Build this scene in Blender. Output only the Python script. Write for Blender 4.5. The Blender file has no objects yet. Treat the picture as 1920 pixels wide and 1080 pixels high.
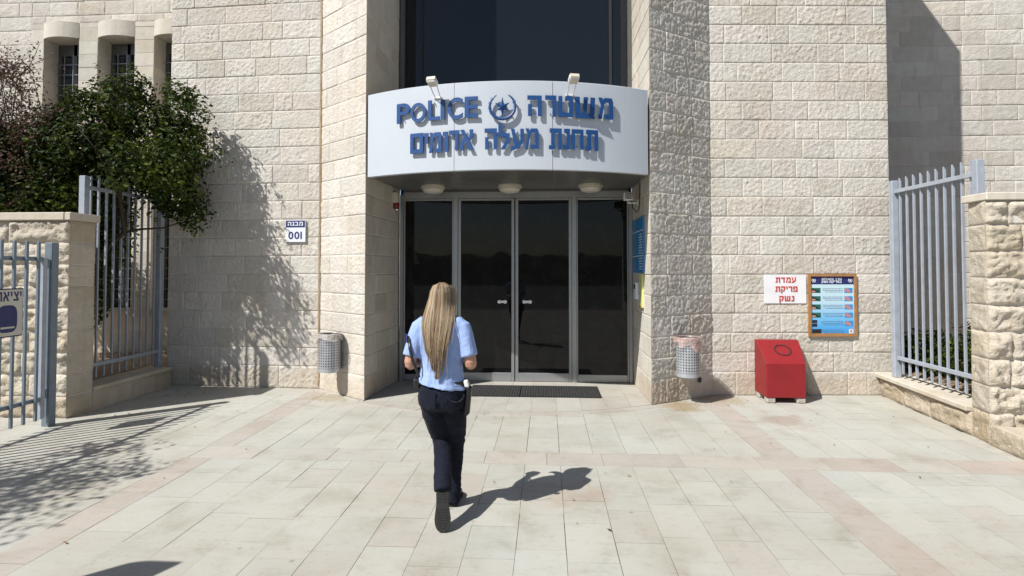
import bpy, math, random
from mathutils import Vector, Matrix, noise
from math import sin, cos, pi, radians, atan2, sqrt, hypot

random.seed(7)
S = bpy.context.scene
COL = S.collection

# ------------------------------------------------------------------ camera
cam_d = bpy.data.cameras.new('camera')
cam = bpy.data.objects.new('camera', cam_d); COL.objects.link(cam)
F = 1067.0
cam_d.sensor_width = 36.0
cam_d.lens = F * 36.0 / 1920.0
cam.location = (0, 0, 1.7)
cam.rotation_euler = (pi / 2 + math.atan(28 / F), 0, math.atan(65 / F))
cam_d.shift_x = 0
cam_d.shift_y = -66.0 / 1920.0
cam_d.clip_start = 0.05
cam_d.clip_end = 2000
S.camera = cam

# ------------------------------------------------------------------ light
SUN_H = Vector((0.752, 0.659))            # horizontal travel direction of the light
SUN_EL = radians(48.5)
W = bpy.data.worlds.new("World"); S.world = W; W.use_nodes = True
wn = W.node_tree.nodes; wl = W.node_tree.links
bg = wn['Background']
sky = wn.new('ShaderNodeTexSky'); sky.sky_type = 'NISHITA'; sky.sun_disc = False
sky.sun_elevation = SUN_EL
sky.sun_rotation = atan2(-SUN_H.x, -SUN_H.y)
sky.air_density = 1.0; sky.dust_density = 1.5; sky.altitude = 600
wl.new(sky.outputs[0], bg.inputs['Color']); bg.inputs['Strength'].default_value = 0.056
sl = bpy.data.lights.new('sun', 'SUN'); sl.energy = 4.2; sl.angle = radians(0.53); sl.color = (1.0, 0.98, 0.935)
so = bpy.data.objects.new('sun', sl); COL.objects.link(so)
sd = SUN_H.normalized() * cos(SUN_EL)
so.rotation_euler = Vector((sd.x, sd.y, -sin(SUN_EL))).to_track_quat('-Z', 'Y').to_euler()
so.location = (-20, -16, 30)
S.view_settings.view_transform = 'Standard'
S.view_settings.look = 'None'
S.view_settings.exposure = 0.60
S.view_settings.gamma = 1.0
S.render.film_transparent = False
try:
    S.cycles.max_bounces = 6; S.cycles.diffuse_bounces = 3; S.cycles.glossy_bounces = 3
    S.cycles.transparent_max_bounces = 8
    S.cycles.use_denoising = True
except Exception: pass

# ------------------------------------------------------------------ materials
def srgb(r, g, b):
    f = lambda c: (c / 255 / 12.92) if c / 255 <= 0.04045 else ((c / 255 + 0.055) / 1.055) ** 2.4
    return (f(r), f(g), f(b), 1)

class N:
    def __init__(s, name):
        s.m = bpy.data.materials.new(name); s.m.use_nodes = True
        s.t = s.m.node_tree; s.n = s.t.nodes; s.b = s.n['Principled BSDF']
    def node(s, typ, **k):
        n = s.n.new(typ)
        for a, v in k.items():
            if a.startswith('i_'):
                key = a[2:]
                key = int(key) if key.isdigit() else key.replace('_', ' ')
                n.inputs[key].default_value = v
            else: setattr(n, a, v)
        return n
    def link(s, a, b): s.t.links.new(a, b)
    def set(s, **k):
        for a, v in k.items(): s.b.inputs[a.replace('_', ' ')].default_value = v
        return s
    def coord(s, which='Object'):
        return s.node('ShaderNodeTexCoord').outputs[which]
    def noise(s, scale, detail=4, rough=0.55, vec=None, dist=0.0):
        n = s.node('ShaderNodeTexNoise'); n.inputs['Scale'].default_value = scale
        n.inputs['Detail'].default_value = detail; n.inputs['Roughness'].default_value = rough
        n.inputs['Distortion'].default_value = dist
        s.link(vec if vec else s.coord(), n.inputs['Vector']); return n.outputs['Fac']
    def ramp(s, fac, stops):
        r = s.node('ShaderNodeValToRGB'); e = r.color_ramp.elements
        e[0].position, e[0].color = stops[0]; e[1].position, e[1].color = stops[-1]
        for p, c in stops[1:-1]:
            x = e.new(p); x.color = c
        s.link(fac, r.inputs['Fac']); return r.outputs['Color']
    def mix(s, a, b, fac, mode='MIX'):
        m = s.node('ShaderNodeMix', data_type='RGBA', blend_type=mode)
        for sock, v in ((m.inputs[0], fac), (m.inputs[6], a), (m.inputs[7], b)):
            if hasattr(v, 'links') or hasattr(v, 'is_linked'): s.link(v, sock)
            else: sock.default_value = v
        return m.outputs[2]
    def math(s, op, a, b=None):
        m = s.node('ShaderNodeMath', operation=op)
        for i, v in enumerate((a, b)):
            if v is None: continue
            if hasattr(v, 'is_linked'): s.link(v, m.inputs[i])
            else: m.inputs[i].default_value = v
        return m.outputs[0]
    def bump(s, h, strength=0.5, dist=0.01, prev=None):
        b = s.node('ShaderNodeBump'); b.inputs['Strength'].default_value = strength
        b.inputs['Distance'].default_value = dist; s.link(h, b.inputs['Height'])
        if prev: s.link(prev, b.inputs['Normal'])
        s.link(b.outputs[0], s.b.inputs['Normal']); return b.outputs[0]
    def attr(s, name):
        a = s.node('ShaderNodeAttribute'); a.attribute_name = name
        sp = s.node('ShaderNodeSeparateColor'); s.link(a.outputs['Color'], sp.inputs[0]); return sp.outputs

g = lambda v: (v, v, v, 1)

def stone_mat(name, c1, c2, c3, bump=0.5, scale=1.0, weather=True, streak=True):
    m = N(name); a = m.attr('tone')
    base = m.mix(c1, c2, a[1])
    base = m.mix(base, c3, m.math('MULTIPLY', m.ramp(a[2], [(0.75, g(0)), (0.95, g(1))]), 0.6))
    val = m.ramp(a[0], [(0, g(0.90)), (1, g(1.06))])
    base = m.mix(base, val, 1.0, 'MULTIPLY')
    n1 = m.noise(7 * scale, 6, 0.65)
    base = m.mix(base, m.ramp(n1, [(0.25, (0.86, 0.84, 0.80, 1)), (0.5, g(1.0)), (0.8, (1.06, 1.04, 1.0, 1))]), 0.9, 'MULTIPLY')
    n2 = m.noise(1.1, 5, 0.6)
    base = m.mix(base, m.ramp(n2, [(0.3, (0.90, 0.86, 0.80, 1)), (0.62, g(1.0))]), 0.8, 'MULTIPLY')
    if streak:
        mp = m.node('ShaderNodeMapping'); mp.inputs['Scale'].default_value = (9, 9, 0.5)
        m.link(m.coord(), mp.inputs[0])
        n3 = m.noise(1.0, 4, 0.6, mp.outputs[0])
        base = m.mix(base, m.ramp(n3, [(0.28, (0.80, 0.75, 0.68, 1)), (0.5, g(1.0))]), 0.45, 'MULTIPLY')
    sz = m.node('ShaderNodeSeparateXYZ'); m.link(m.node('ShaderNodeNewGeometry').outputs['Position'], sz.inputs[0])
    gz = m.math('SUBTRACT', sz.outputs[2], m.math('MULTIPLY', m.noise(2.6, 6, 0.7), 0.42))
    base = m.mix(base, m.ramp(gz, [(0.0, (0.80, 0.72, 0.62, 1)), (0.10, g(1.0))]), 0.55, 'MULTIPLY')
    n5 = m.noise(95, 3, 0.7)
    base = m.mix(base, m.ramp(n5, [(0.33, (0.82, 0.79, 0.74, 1)), (0.42, g(1.0))]), 0.6, 'MULTIPLY')
    m.link(base, m.b.inputs['Base Color'])
    m.set(Roughness=0.9); m.b.inputs['Specular IOR Level'].default_value = 0.2
    h1 = m.noise(36 * scale, 5, 0.62, dist=0.9)
    b1 = m.bump(h1, bump, 0.022)
    h2 = m.noise(120, 3, 0.6)
    m.bump(h2, bump * 0.5, 0.004, b1)
    return m.m

M = {}
M['stone'] = stone_mat('dressed_limestone', (0.628, 0.603, 0.552, 1), (0.64, 0.592, 0.546, 1), (0.605, 0.56, 0.485, 1), 0.72)
M['stone_smooth'] = stone_mat('smooth_limestone', (0.60, 0.575, 0.51, 1), (0.60, 0.555, 0.50, 1), (0.55, 0.50, 0.42, 1), 0.35)
M['rock'] = stone_mat('rock_faced_limestone', (0.56, 0.50, 0.41, 1), (0.56, 0.51, 0.435, 1), (0.48, 0.40, 0.28, 1), 1.0, 0.6)
M['coping'] = stone_mat('coping_stone', (0.56, 0.52, 0.45, 1), (0.55, 0.50, 0.43, 1), (0.5, 0.45, 0.36, 1), 0.2)

m = N('mortar'); c = m.ramp(m.noise(6, 5), [(0.3, (0.52, 0.47, 0.415, 1)), (0.7, (0.63, 0.59, 0.535, 1))])
m.link(c, m.b.inputs['Base Color']); m.set(Roughness=0.95); m.bump(m.noise(90, 3), 0.4, 0.004); M['mortar'] = m.m

def paving_mat():
    m = N('paving_stone'); a = m.attr('tone')
    base = m.mix((0.425, 0.426, 0.388, 1), (0.425, 0.418, 0.378, 1), a[1])
    base = m.mix(base, (0.40, 0.345, 0.308, 1), a[2])
    base = m.mix(base, m.ramp(a[0], [(0, g(0.955)), (1, g(1.03))]), 1.0, 'MULTIPLY')
    n1 = m.noise(2.2, 8, 0.65, dist=0.4)
    base = m.mix(base, m.ramp(n1, [(0.30, (0.78, 0.76, 0.70, 1)), (0.48, g(0.98)), (0.7, g(1.05))]), 0.75, 'MULTIPLY')
    n2 = m.noise(0.5, 5, 0.6)
    base = m.mix(base, m.ramp(n2, [(0.35, (0.90, 0.85, 0.79, 1)), (0.6, g(1.0))]), 0.8, 'MULTIPLY')
    n3 = m.noise(22, 6, 0.7)
    base = m.mix(base, m.ramp(n3, [(0.30, (0.72, 0.68, 0.60, 1)), (0.43, g(1.0))]), 0.55, 'MULTIPLY')
    mp = m.node('ShaderNodeMapping'); mp.inputs['Scale'].default_value = (3, 14, 3); m.link(m.coord(), mp.inputs[0])
    n4 = m.noise(1.5, 6, 0.7, mp.outputs[0])
    base = m.mix(base, m.ramp(n4, [(0.30, (0.84, 0.78, 0.72, 1)), (0.45, g(1.0))]), 0.5, 'MULTIPLY')
    n5 = m.noise(1.3, 7, 0.72, dist=1.2)
    base = m.mix(base, m.ramp(n5, [(0.60, g(1.0)), (0.70, (0.82, 0.72, 0.66, 1))]), 0.6, 'MULTIPLY')
    n6 = m.noise(4.5, 6, 0.75)
    base = m.mix(base, m.ramp(n6, [(0.28, (0.80, 0.77, 0.71, 1)), (0.44, g(1.0)), (0.62, g(1.0)), (0.75, g(1.07))]), 0.7, 'MULTIPLY')
    vo = m.node('ShaderNodeTexVoronoi'); vo.inputs['Scale'].default_value = 2.3; vo.inputs['Randomness'].default_value = 1; m.link(m.coord(), vo.inputs['Vector'])
    base = m.mix(base, m.ramp(vo.outputs['Distance'], [(0.025, (0.55, 0.50, 0.45, 1)), (0.05, g(1.0))]), 0.55, 'MULTIPLY')
    ps = m.node('ShaderNodeNewGeometry').outputs['Position']
    for px_, py_, rad_, col_ in ((1.62, 7.18, .42, (0.72, 0.56, 0.36, 1)), (-2.85, 7.30, .45, (0.80, 0.68, 0.54, 1)), (2.6, 6.55, .5, (0.80, 0.66, 0.60, 1)), (0.2, 4.3, .35, (0.86, 0.74, 0.68, 1)), (2.3, 7.5, .4, (0.84, 0.74, 0.60, 1))):
        vd = m.node('ShaderNodeVectorMath', operation='DISTANCE'); m.link(ps, vd.inputs[0]); vd.inputs[1].default_value = (px_, py_, 0)
        dn = m.math('ADD', m.math('DIVIDE', vd.outputs['Value'], rad_), m.math('MULTIPLY', m.math('SUBTRACT', m.noise(3.2, 6, 0.7), 0.5), 2.6))
        base = m.mix(base, m.ramp(dn, [(0.25, col_), (0.85, g(1.0))]), 0.75, 'MULTIPLY')
    m.link(base, m.b.inputs['Base Color']); m.set(Roughness=0.75)
    m.b.inputs['Specular IOR Level'].default_value = 0.3
    m.bump(m.noise(45, 5, 0.65), 0.25, 0.004); return m.m
M['paving'] = paving_mat()
m = N('joint_grout'); m.link(m.ramp(m.noise(5, 5), [(0.35, (0.14, 0.09, 0.07, 1)), (0.7, (0.34, 0.27, 0.225, 1))]), m.b.inputs['Base Color']); m.set(Roughness=0.95); M['grout'] = m.m
m = N('asphalt_ground'); m.link(m.ramp(m.noise(30, 5), [(0.3, g(0.10)), (0.7, g(0.17))]), m.b.inputs['Base Color']); m.set(Roughness=0.95); M['ground'] = m.m
m = N('dry_soil'); m.link(m.ramp(m.noise(9, 7, 0.7), [(0.3, (0.16, 0.11, 0.07, 1)), (0.55, (0.30, 0.21, 0.13, 1)), (0.75, (0.42, 0.32, 0.21, 1))]), m.b.inputs['Base Color']); m.set(Roughness=1.0); m.bump(m.noise(25, 6, 0.7), 1.0, 0.03); M['soil'] = m.m
m = N('hill_scrub'); m.link(m.ramp(m.noise(0.4, 6, 0.7), [(0.35, (0.008, 0.011, 0.006, 1)), (0.65, (0.035, 0.035, 0.02, 1))]), m.b.inputs['Base Color']); m.set(Roughness=1.0); M['hill'] = m.m

def paint(name, col, rough=0.4, metallic=0.0, var=0.12, scale=6, bump=0.0, coat=0.0):
    m = N(name)
    lo = tuple(x * (1 - var) for x in col[:3]) + (1,); hi = tuple(min(1, x * (1 + var * 0.5)) for x in col[:3]) + (1,)
    m.link(m.ramp(m.noise(scale, 6, 0.65), [(0.3, lo), (0.65, hi)]), m.b.inputs['Base Color'])
    r = m.node('ShaderNodeMapRange'); m.link(m.noise(scale * 3, 5), r.inputs[0])
    r.inputs[3].default_value = max(0.03, rough - 0.1); r.inputs[4].default_value = min(1, rough + 0.12)
    m.link(r.outputs[0], m.b.inputs['Roughness']); m.set(Metallic=metallic)
    if coat: m.b.inputs['Coat Weight'].default_value = coat
    if bump: m.bump(m.noise(60, 4), bump, 0.003)
    return m.m
M['fascia'] = paint('white_fascia_panel', (0.50, 0.535, 0.58), 0.35, 0.0, 0.03, 1.5)
M['blue_letter'] = paint('blue_letter_paint', (0.008, 0.060, 0.205), 0.45, 0, 0.06)
M['soffit'] = paint('dark_grey_soffit', (0.13, 0.13, 0.125), 0.35, 0.3, 0.15, 2)
M['alu'] = paint('aluminium_frame', (0.33, 0.335, 0.34), 0.36, 0.55, 0.08, 5)
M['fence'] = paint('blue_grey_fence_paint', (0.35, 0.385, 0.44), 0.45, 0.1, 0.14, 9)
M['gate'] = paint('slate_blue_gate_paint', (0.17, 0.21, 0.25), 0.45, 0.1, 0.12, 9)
M['red'] = paint('red_paint', (0.235, 0.008, 0.012), 0.5, 0, 0.14, 5, 0.06)
M['black'] = paint('black_plastic', (0.015, 0.015, 0.016), 0.5)
M['black_ink'] = paint('black_marking', (0.02, 0.012, 0.012), 0.6)
M['white'] = paint('white_plastic', (0.72, 0.71, 0.68), 0.4, 0, 0.06)
M['cream'] = paint('cream_plastic', (0.56, 0.52, 0.42), 0.45, 0, 0.08)
M['concrete'] = paint('concrete_foot', (0.42, 0.38, 0.33), 0.9, 0, 0.25, 20, 0.4)
M['siren_red'] = paint('dark_red_lens', (0.16, 0.02, 0.02), 0.25)
M['wood'] = paint('varnished_wood_frame', (0.36, 0.185, 0.075), 0.45, 0, 0.3, 14)
M['steel'] = paint('chrome_metal', (0.75, 0.76, 0.78), 0.2, 1.0, 0.04)
M['navy'] = paint('navy_print', (0.02, 0.028, 0.13), 0.5, 0, 0.05)
M['signwhite'] = paint('sign_white', (0.74, 0.77, 0.83), 0.45, 0, 0.03)
M['paperwhite'] = paint('paper_white', (0.76, 0.75, 0.77), 0.7, 0, 0.04)
M['redprint'] = paint('red_print', (0.55, 0.055, 0.045), 0.6, 0, 0.05)
M['sage'] = paint('beige_sign_face', (0.60, 0.57, 0.49), 0.5, 0, 0.06)
M['bluenotice'] = paint('blue_notice_face', (0.03, 0.22, 0.52), 0.4, 0, 0.08)
M['yellowgreen'] = paint('yellow_green_plate', (0.62, 0.64, 0.25), 0.5, 0, 0.06)
M['skin'] = paint('skin', (0.47, 0.25, 0.17), 0.5, 0, 0.10, 30)
M['rubber'] = paint('shoe_rubber', (0.010, 0.0105, 0.009), 0.8, 0, 0.35, 40, 0.5)
M['leather'] = paint('black_leather', (0.012, 0.012, 0.014), 0.4, 0, 0.2, 20, 0.2)
M['lampglass'] = paint('frosted_lamp_glass', (0.55, 0.52, 0.45), 0.35, 0, 0.05)
M['joint'] = paint('sealant_joint', (0.30, 0.22, 0.13), 0.9, 0, 0.3, 12)
M['roofing'] = paint('roof_sheet', (0.35, 0.34, 0.32), 0.8)
M['eye'] = paint('eye_white', (0.7, 0.7, 0.7), 0.2)
M['lip'] = paint('lip', (0.40, 0.14, 0.12), 0.5)

m = N('dark_tinted_glass'); m.set(Base_Color=(0.005, 0.006, 0.007, 1), Roughness=0.015); m.b.inputs['Specular IOR Level'].default_value = 0.30
m.bump(m.noise(0.9, 2), 0.02, 0.02); m.link(m.ramp(m.noise(3.0, 6, 0.7), [(0.45, g(0.012)), (0.7, g(0.07))]), m.b.inputs['Roughness']); m.link(m.ramp(m.noise(4.0, 6, 0.75), [(0.45, g(0.004)), (0.75, g(0.014))]), m.b.inputs['Base Color']); M['glass'] = m.m
m = N('blue_tinted_glass'); m.set(Base_Color=(0.008, 0.011, 0.015, 1), Roughness=0.02); m.b.inputs['Specular IOR Level'].default_value = 0.45
m.bump(m.noise(0.7, 2), 0.03, 0.02); M['glass_up'] = m.m
m = N('window_glass'); m.set(Base_Color=(0.02, 0.028, 0.04, 1), Roughness=0.03); m.b.inputs['Specular IOR Level'].default_value = 1.0; M['glass_win'] = m.m
m = N('curtain_blue'); m.set(Base_Color=(0.16, 0.22, 0.38, 1), Roughness=0.8); M['curtain'] = m.m

# door mat: ribbed rubber
m = N('ribbed_rubber_mat'); wv = m.node('ShaderNodeTexWave'); wv.inputs['Scale'].default_value = 9; wv.bands_direction = 'X'
m.link(m.coord(), wv.inputs['Vector'])
m.link(m.ramp(m.noise(30, 5), [(0.3, g(0.012)), (0.7, g(0.035))]), m.b.inputs['Base Color']); m.set(Roughness=0.85)
m.bump(wv.outputs['Fac'], 0.8, 0.01); M['mat'] = m.m

# perforated bin sheet (uv in metres)
m = N('perforated_steel'); uv = m.node('ShaderNodeUVMap').outputs[0]
sx = m.node('ShaderNodeSeparateXYZ'); m.link(uv, sx.inputs[0])
fx = m.math('SUBTRACT', m.math('FRACT', m.math('MULTIPLY', sx.outputs[0], 1 / 0.034)), 0.5)
fy = m.math('SUBTRACT', m.math('FRACT', m.math('MULTIPLY', sx.outputs[1], 1 / 0.034)), 0.5)
dd = m.math('SQRT', m.math('ADD', m.math('MULTIPLY', fx, fx), m.math('MULTIPLY', fy, fy)))
hole = m.math('LESS_THAN', dd, 0.27)
inz = m.math('MULTIPLY', m.math('GREATER_THAN', sx.outputs[1], 0.05), m.math('LESS_THAN', sx.outputs[1], 0.47))
hole = m.math('MULTIPLY', hole, inz)
st = m.ramp(m.noise(8, 5), [(0.3, (0.36, 0.37, 0.40, 1)), (0.7, (0.48, 0.49, 0.52, 1))])
m.link(m.mix(st, g(0.02), hole), m.b.inputs['Base Color']); m.set(Roughness=0.42, Metallic=0.35); M['perf'] = m.m

def film(name, col, alpha):
    m = N(name); m.set(Base_Color=col, Roughness=0.3)
    r = m.node('ShaderNodeMapRange'); m.link(m.noise(14, 5, 0.6), r.inputs[0]); r.inputs[3].default_value = alpha - 0.2; r.inputs[4].default_value = alpha + 0.25
    m.link(r.outputs[0], m.b.inputs['Alpha']); m.bump(m.noise(22, 4), 0.9, 0.03); return m.m
M['bag_clear'] = film('clear_plastic_bag', (0.62, 0.56, 0.50, 1), 0.42)
M['bag_pink'] = film('pink_plastic_bag', (0.60, 0.40, 0.35, 1), 0.45)

def cloth(name, col, col2, wr=18, bump=0.6):
    m = N(name); m.link(m.ramp(m.noise(5, 5), [(0.3, col), (0.7, col2)]), m.b.inputs['Base Color'])
    m.set(Roughness=0.85); m.b.inputs['Sheen Weight'].default_value = 0.03; m.b.inputs['Specular IOR Level'].default_value = 0.2
    mp = m.node('ShaderNodeMapping'); mp.inputs['Scale'].default_value = (1, 1, 0.55); m.link(m.coord(), mp.inputs[0])
    b1 = m.bump(m.noise(wr, 3, 0.5, mp.outputs[0], 1.0), bump, 0.02); m.bump(m.noise(250, 2), 0.2, 0.002, b1); return m.m
M['shirt'] = cloth('light_blue_cotton', (0.27, 0.365, 0.63, 1), (0.31, 0.41, 0.67, 1), 14, 0.75)
M['trousers'] = cloth('dark_navy_denim', (0.0045, 0.0055, 0.013, 1), (0.008, 0.010, 0.021, 1), 20, 0.5)

m = N('blond_hair'); a = m.attr('tone')
hc = m.mix((0.055, 0.036, 0.022, 1), (0.40, 0.32, 0.215, 1), a[0]); hc = m.mix(hc, (0.30, 0.185, 0.10, 1), a[1])
m.link(hc, m.b.inputs['Base Color']); m.set(Roughness=0.5); m.b.inputs['Specular IOR Level'].default_value = 0.3; M['hair'] = m.m

def leaf_mat(name, lo, mid, hi, trans=0.2):
    m = N(name); a = m.attr('tone')
    m.link(m.ramp(a[0], [(0, lo), (0.6, mid), (1, hi)]), m.b.inputs['Base Color']); m.set(Roughness=0.6)
    m.b.inputs['Specular IOR Level'].default_value = 0.18
    tr = m.node('ShaderNodeBsdfTranslucent'); m.link(m.ramp(a[0], [(0, mid), (1, hi)]), tr.inputs[0])
    mx = m.node('ShaderNodeMixShader'); mx.inputs[0].default_value = trans
    out = m.n['Material Output']; m.link(m.b.outputs[0], mx.inputs[1]); m.link(tr.outputs[0], mx.inputs[2]); m.link(mx.outputs[0], out.inputs[0]); return m.m
M['leaf'] = leaf_mat('evergreen_leaf', (0.006, 0.012, 0.002, 1), (0.030, 0.052, 0.006, 1), (0.14, 0.175, 0.024, 1))
M['dryleaf'] = leaf_mat('dry_brown_bract', (0.07, 0.04, 0.03, 1), (0.15, 0.09, 0.065, 1), (0.28, 0.19, 0.14, 1))
M['litter'] = leaf_mat('fallen_leaf', (0.08, 0.035, 0.015, 1), (0.20, 0.10, 0.04, 1), (0.33, 0.2, 0.09, 1), 0.0)
M['bark'] = paint('bark', (0.055, 0.042, 0.030), 0.95, 0, 0.4, 25, 0.8)

# ------------------------------------------------------------------ mesh helpers
class MB:
    def __init__(s): s.v = []; s.f = []; s.c = []; s.uv = None
    def add(s, vs, fs, tone=None):
        o = len(s.v); s.v.extend([tuple(p) for p in vs]); s.f.extend([tuple(i + o for i in f) for f in fs])
        if tone is not None: s.c.extend([tone] * len(vs))
        return o
    def box(s, c, d, M3=None, bev=0.0, tone=None):
        x, y, z = d[0] / 2, d[1] / 2, d[2] / 2
        if bev:
            b = min(bev, x * .9, y * .9, z * .9); vs = []
            for sx in (-1, 1):
                for sy in (-1, 1):
                    for sz in (-1, 1):
                        vs += [(sx * x, sy * (y - b), sz * (z - b)), (sx * (x - b), sy * y, sz * (z - b)), (sx * (x - b), sy * (y - b), sz * z)]
            idx = lambda sx, sy, sz, k: ((sx > 0) * 4 + (sy > 0) * 2 + (sz > 0)) * 3 + k
            fs = []
            for sg in (-1, 1):
                fs.append([idx(sg, a, b2, 0) for a, b2 in ((-1, -1), (1, -1), (1, 1), (-1, 1))][::sg])
                fs.append([idx(a, sg, b2, 1) for a, b2 in ((-1, -1), (1, -1), (1, 1), (-1, 1))][::-sg])
                fs.append([idx(a, b2, sg, 2) for a, b2 in ((-1, -1), (1, -1), (1, 1), (-1, 1))][::sg])
            for a in (-1, 1):
                for b2 in (-1, 1):
                    fs.append([idx(a, b2, -1, 0), idx(a, b2, 1, 0), idx(a, b2, 1, 1), idx(a, b2, -1, 1)])
                    fs.append([idx(a, -1, b2, 0), idx(a, 1, b2, 0), idx(a, 1, b2, 2), idx(a, -1, b2, 2)])
                    fs.append([idx(-1, a, b2, 1), idx(1, a, b2, 1), idx(1, a, b2, 2), idx(-1, a, b2, 2)])
            for a in (-1, 1):
                for b2 in (-1, 1):
                    for c2 in (-1, 1): fs.append([idx(a, b2, c2, k) for k in range(3)])
        else:
            vs = [(a * x, b * y, e * z) for a in (-1, 1) for b in (-1, 1) for e in (-1, 1)]
            fs = [(0, 1, 3, 2), (4, 6, 7, 5), (0, 4, 5, 1), (2, 3, 7, 6), (0, 2, 6, 4), (1, 5, 7, 3)]
        c = Vector(c)
        vs = [(M3 @ Vector(p) if M3 else Vector(p)) + c for p in vs]
        s.add(vs, fs, tone); return s
    def bx(s, x0, x1, y0, y1, z0, z1, bev=0.0):
        return s.box(((x0 + x1) / 2, (y0 + y1) / 2, (z0 + z1) / 2), (abs(x1 - x0), abs(y1 - y0), abs(z1 - z0)), None, bev)
    def tube(s, pts, rad, n=10, tone=None, cap=True, flat=1.0):
        pts = [Vector(p) for p in pts]; k = len(pts)
        if not hasattr(rad, '__len__'): rad = [rad] * k
        ref = Vector((0, 0, 1)); d0 = (pts[1] - pts[0]).normalized()
        if abs(d0.dot(ref)) > 0.9: ref = Vector((0, 1, 0))
        u = d0.cross(ref).normalized(); vs = []
        for i, p in enumerate(pts):
            d = (pts[min(i + 1, k - 1)] - pts[max(i - 1, 0)]).normalized()
            u = (u - d * u.dot(d)).normalized(); w = d.cross(u)
            for j in range(n):
                a = 2 * pi * j / n; vs.append(p + (u * cos(a) + w * sin(a) * flat) * rad[i])
        fs = [(i * n + j, i * n + (j + 1) % n, (i + 1) * n + (j + 1) % n, (i + 1) * n + j) for i in range(k - 1) for j in range(n)]
        if cap: fs += [tuple(range(n))[::-1], tuple((k - 1) * n + j for j in range(n))]
        s.add(vs, fs, tone); return s
    def rings(s, rs, n=24, cap=True, tone=None):
        """rs: (cx, cy, cz, rx, ry[, tilt]) horizontal ellipses"""
        vs = []
        for r in rs:
            tl = r[5] if len(r) > 5 else 0
            for j in range(n):
                a = 2 * pi * j / n; vs.append((r[0] + r[3] * cos(a), r[1] + r[4] * sin(a), r[2] + tl * cos(a)))
        k = len(rs)
        fs = [(i * n + j, i * n + (j + 1) % n, (i + 1) * n + (j + 1) % n, (i + 1) * n + j) for i in range(k - 1) for j in range(n)]
        if cap: fs += [tuple(range(n))[::-1], tuple((k - 1) * n + j for j in range(n))]
        s.add(vs, fs, tone); return s
    def ball(s, c, r, n=16, mm=10):
        rs = []
        for i in range(1, mm):
            t = pi * i / mm; rs.append((c[0], c[1], c[2] - r[2] * cos(t), r[0] * sin(t), r[1] * sin(t)))
        return s.rings(rs, n)
    def prism(s, poly, y0, y1):
        """poly in (x,z), extruded along y"""
        n = len(poly)
        vs = [(p[0], y0, p[1]) for p in poly] + [(p[0], y1, p[1]) for p in poly]
        fs = [tuple(range(n)), tuple(range(2 * n - 1, n - 1, -1))] + [(i, i + n, (i + 1) % n + n, (i + 1) % n) for i in range(n)]
        s.add(vs, fs); return s
    def build(s, name, mat, parent=None, smooth=False, label=None, cat=None, group=None, kind=None, mats=None):
        me = bpy.data.meshes.new(name); me.from_pydata(s.v, [], s.f); 
        if s.c and len(s.c) == len(s.v):
            at = me.color_attributes.new('tone', 'FLOAT_COLOR', 'POINT')
            flat = []
            for t in s.c: flat.extend((t[0], t[1], t[2], 1.0))
            at.data.foreach_set('color', flat)
        if s.uv and len(s.uv) == len(s.v):
            ul = me.uv_layers.new(name='UVMap')
            for lp in me.loops: ul.data[lp.index].uv = s.uv[lp.vertex_index]
        me.materials.append(mat)
        if smooth: me.polygons.foreach_set('use_smooth', [True] * len(me.polygons))
        me.update(); me.validate()
        o = bpy.data.objects.new(name, me); COL.objects.link(o)
        if parent: attach(o, parent)
        return tag(o, label, cat, group, kind)

def attach(o, parent):
    o.parent = parent
    o.matrix_parent_inverse = Matrix.Identity(4)
    pl = Vector((0, 0, 0)); q = parent
    while q is not None: pl += q.location; q = q.parent
    # meshes are authored in world coordinates: shift into the parent's frame (parents carry no rotation)
    if o.type == 'MESH' and o.location.length == 0 and pl.length > 0:
        o.location = Vector((0, 0, 0)) - pl
def tag(o, label=None, cat=None, group=None, kind=None):
    if label: o['label'] = label
    if cat: o['category'] = cat
    if group: o['group'] = group
    if kind: o['kind'] = kind
    return o
def thing(name, label, cat, loc=(0, 0, 0), group=None):
    o = bpy.data.objects.new(name, None); COL.objects.link(o); o.location = loc; o.empty_display_size = 0.1
    return tag(o, label, cat, group)
def child_loc(o):   # world location of a part authored in world coordinates keeps zero net offset
    return o

def remesh(o, voxel, smooth=4, factor=0.5):
    r = o.modifiers.new('r', 'REMESH'); r.mode = 'VOXEL'; r.voxel_size = voxel; r.use_smooth_shade = True
    sm = o.modifiers.new('s', 'SMOOTH'); sm.factor = factor; sm.iterations = smooth
    dg = bpy.context.evaluated_depsgraph_get(); dg.update()
    me = bpy.data.meshes.new_from_object(o.evaluated_get(dg)); old = o.data; mats = [x for x in old.materials]
    o.modifiers.clear(); o.data = me
    me.materials.clear()
    for x in mats: me.materials.append(x)
    me.polygons.foreach_set('use_smooth', [True] * len(me.polygons)); bpy.data.meshes.remove(old); return o

# ------------------------------------------------------------------ text
_gc = {}
def glyph_font(ch, bold=0.0, res=6):
    """unit glyph: list of (x,y) verts and faces, flat"""
    key = (ch, bold)
    if key in _gc: return _gc[key]
    cu = bpy.data.curves.new('glyph', 'FONT'); cu.body = ch; cu.size = 1; cu.resolution_u = res; cu.offset = bold; cu.fill_mode = 'FRONT'; cu.extrude = 0
    ob = bpy.data.objects.new('glyph', cu); COL.objects.link(ob)
    dg = bpy.context.evaluated_depsgraph_get(); dg.update()
    me = bpy.data.meshes.new_from_object(ob.evaluated_get(dg))
    v = [(p.co.x, p.co.y) for p in me.vertices]; f = [tuple(p.vertices) for p in me.polygons]
    bpy.data.objects.remove(ob); bpy.data.curves.remove(cu); bpy.data.meshes.remove(me)
    if not v: v = [(0, 0), (1, 0), (1, 1), (0, 1)]; f = [(0, 1, 2, 3)]
    _gc[key] = (v, f); return _gc[key]


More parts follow.
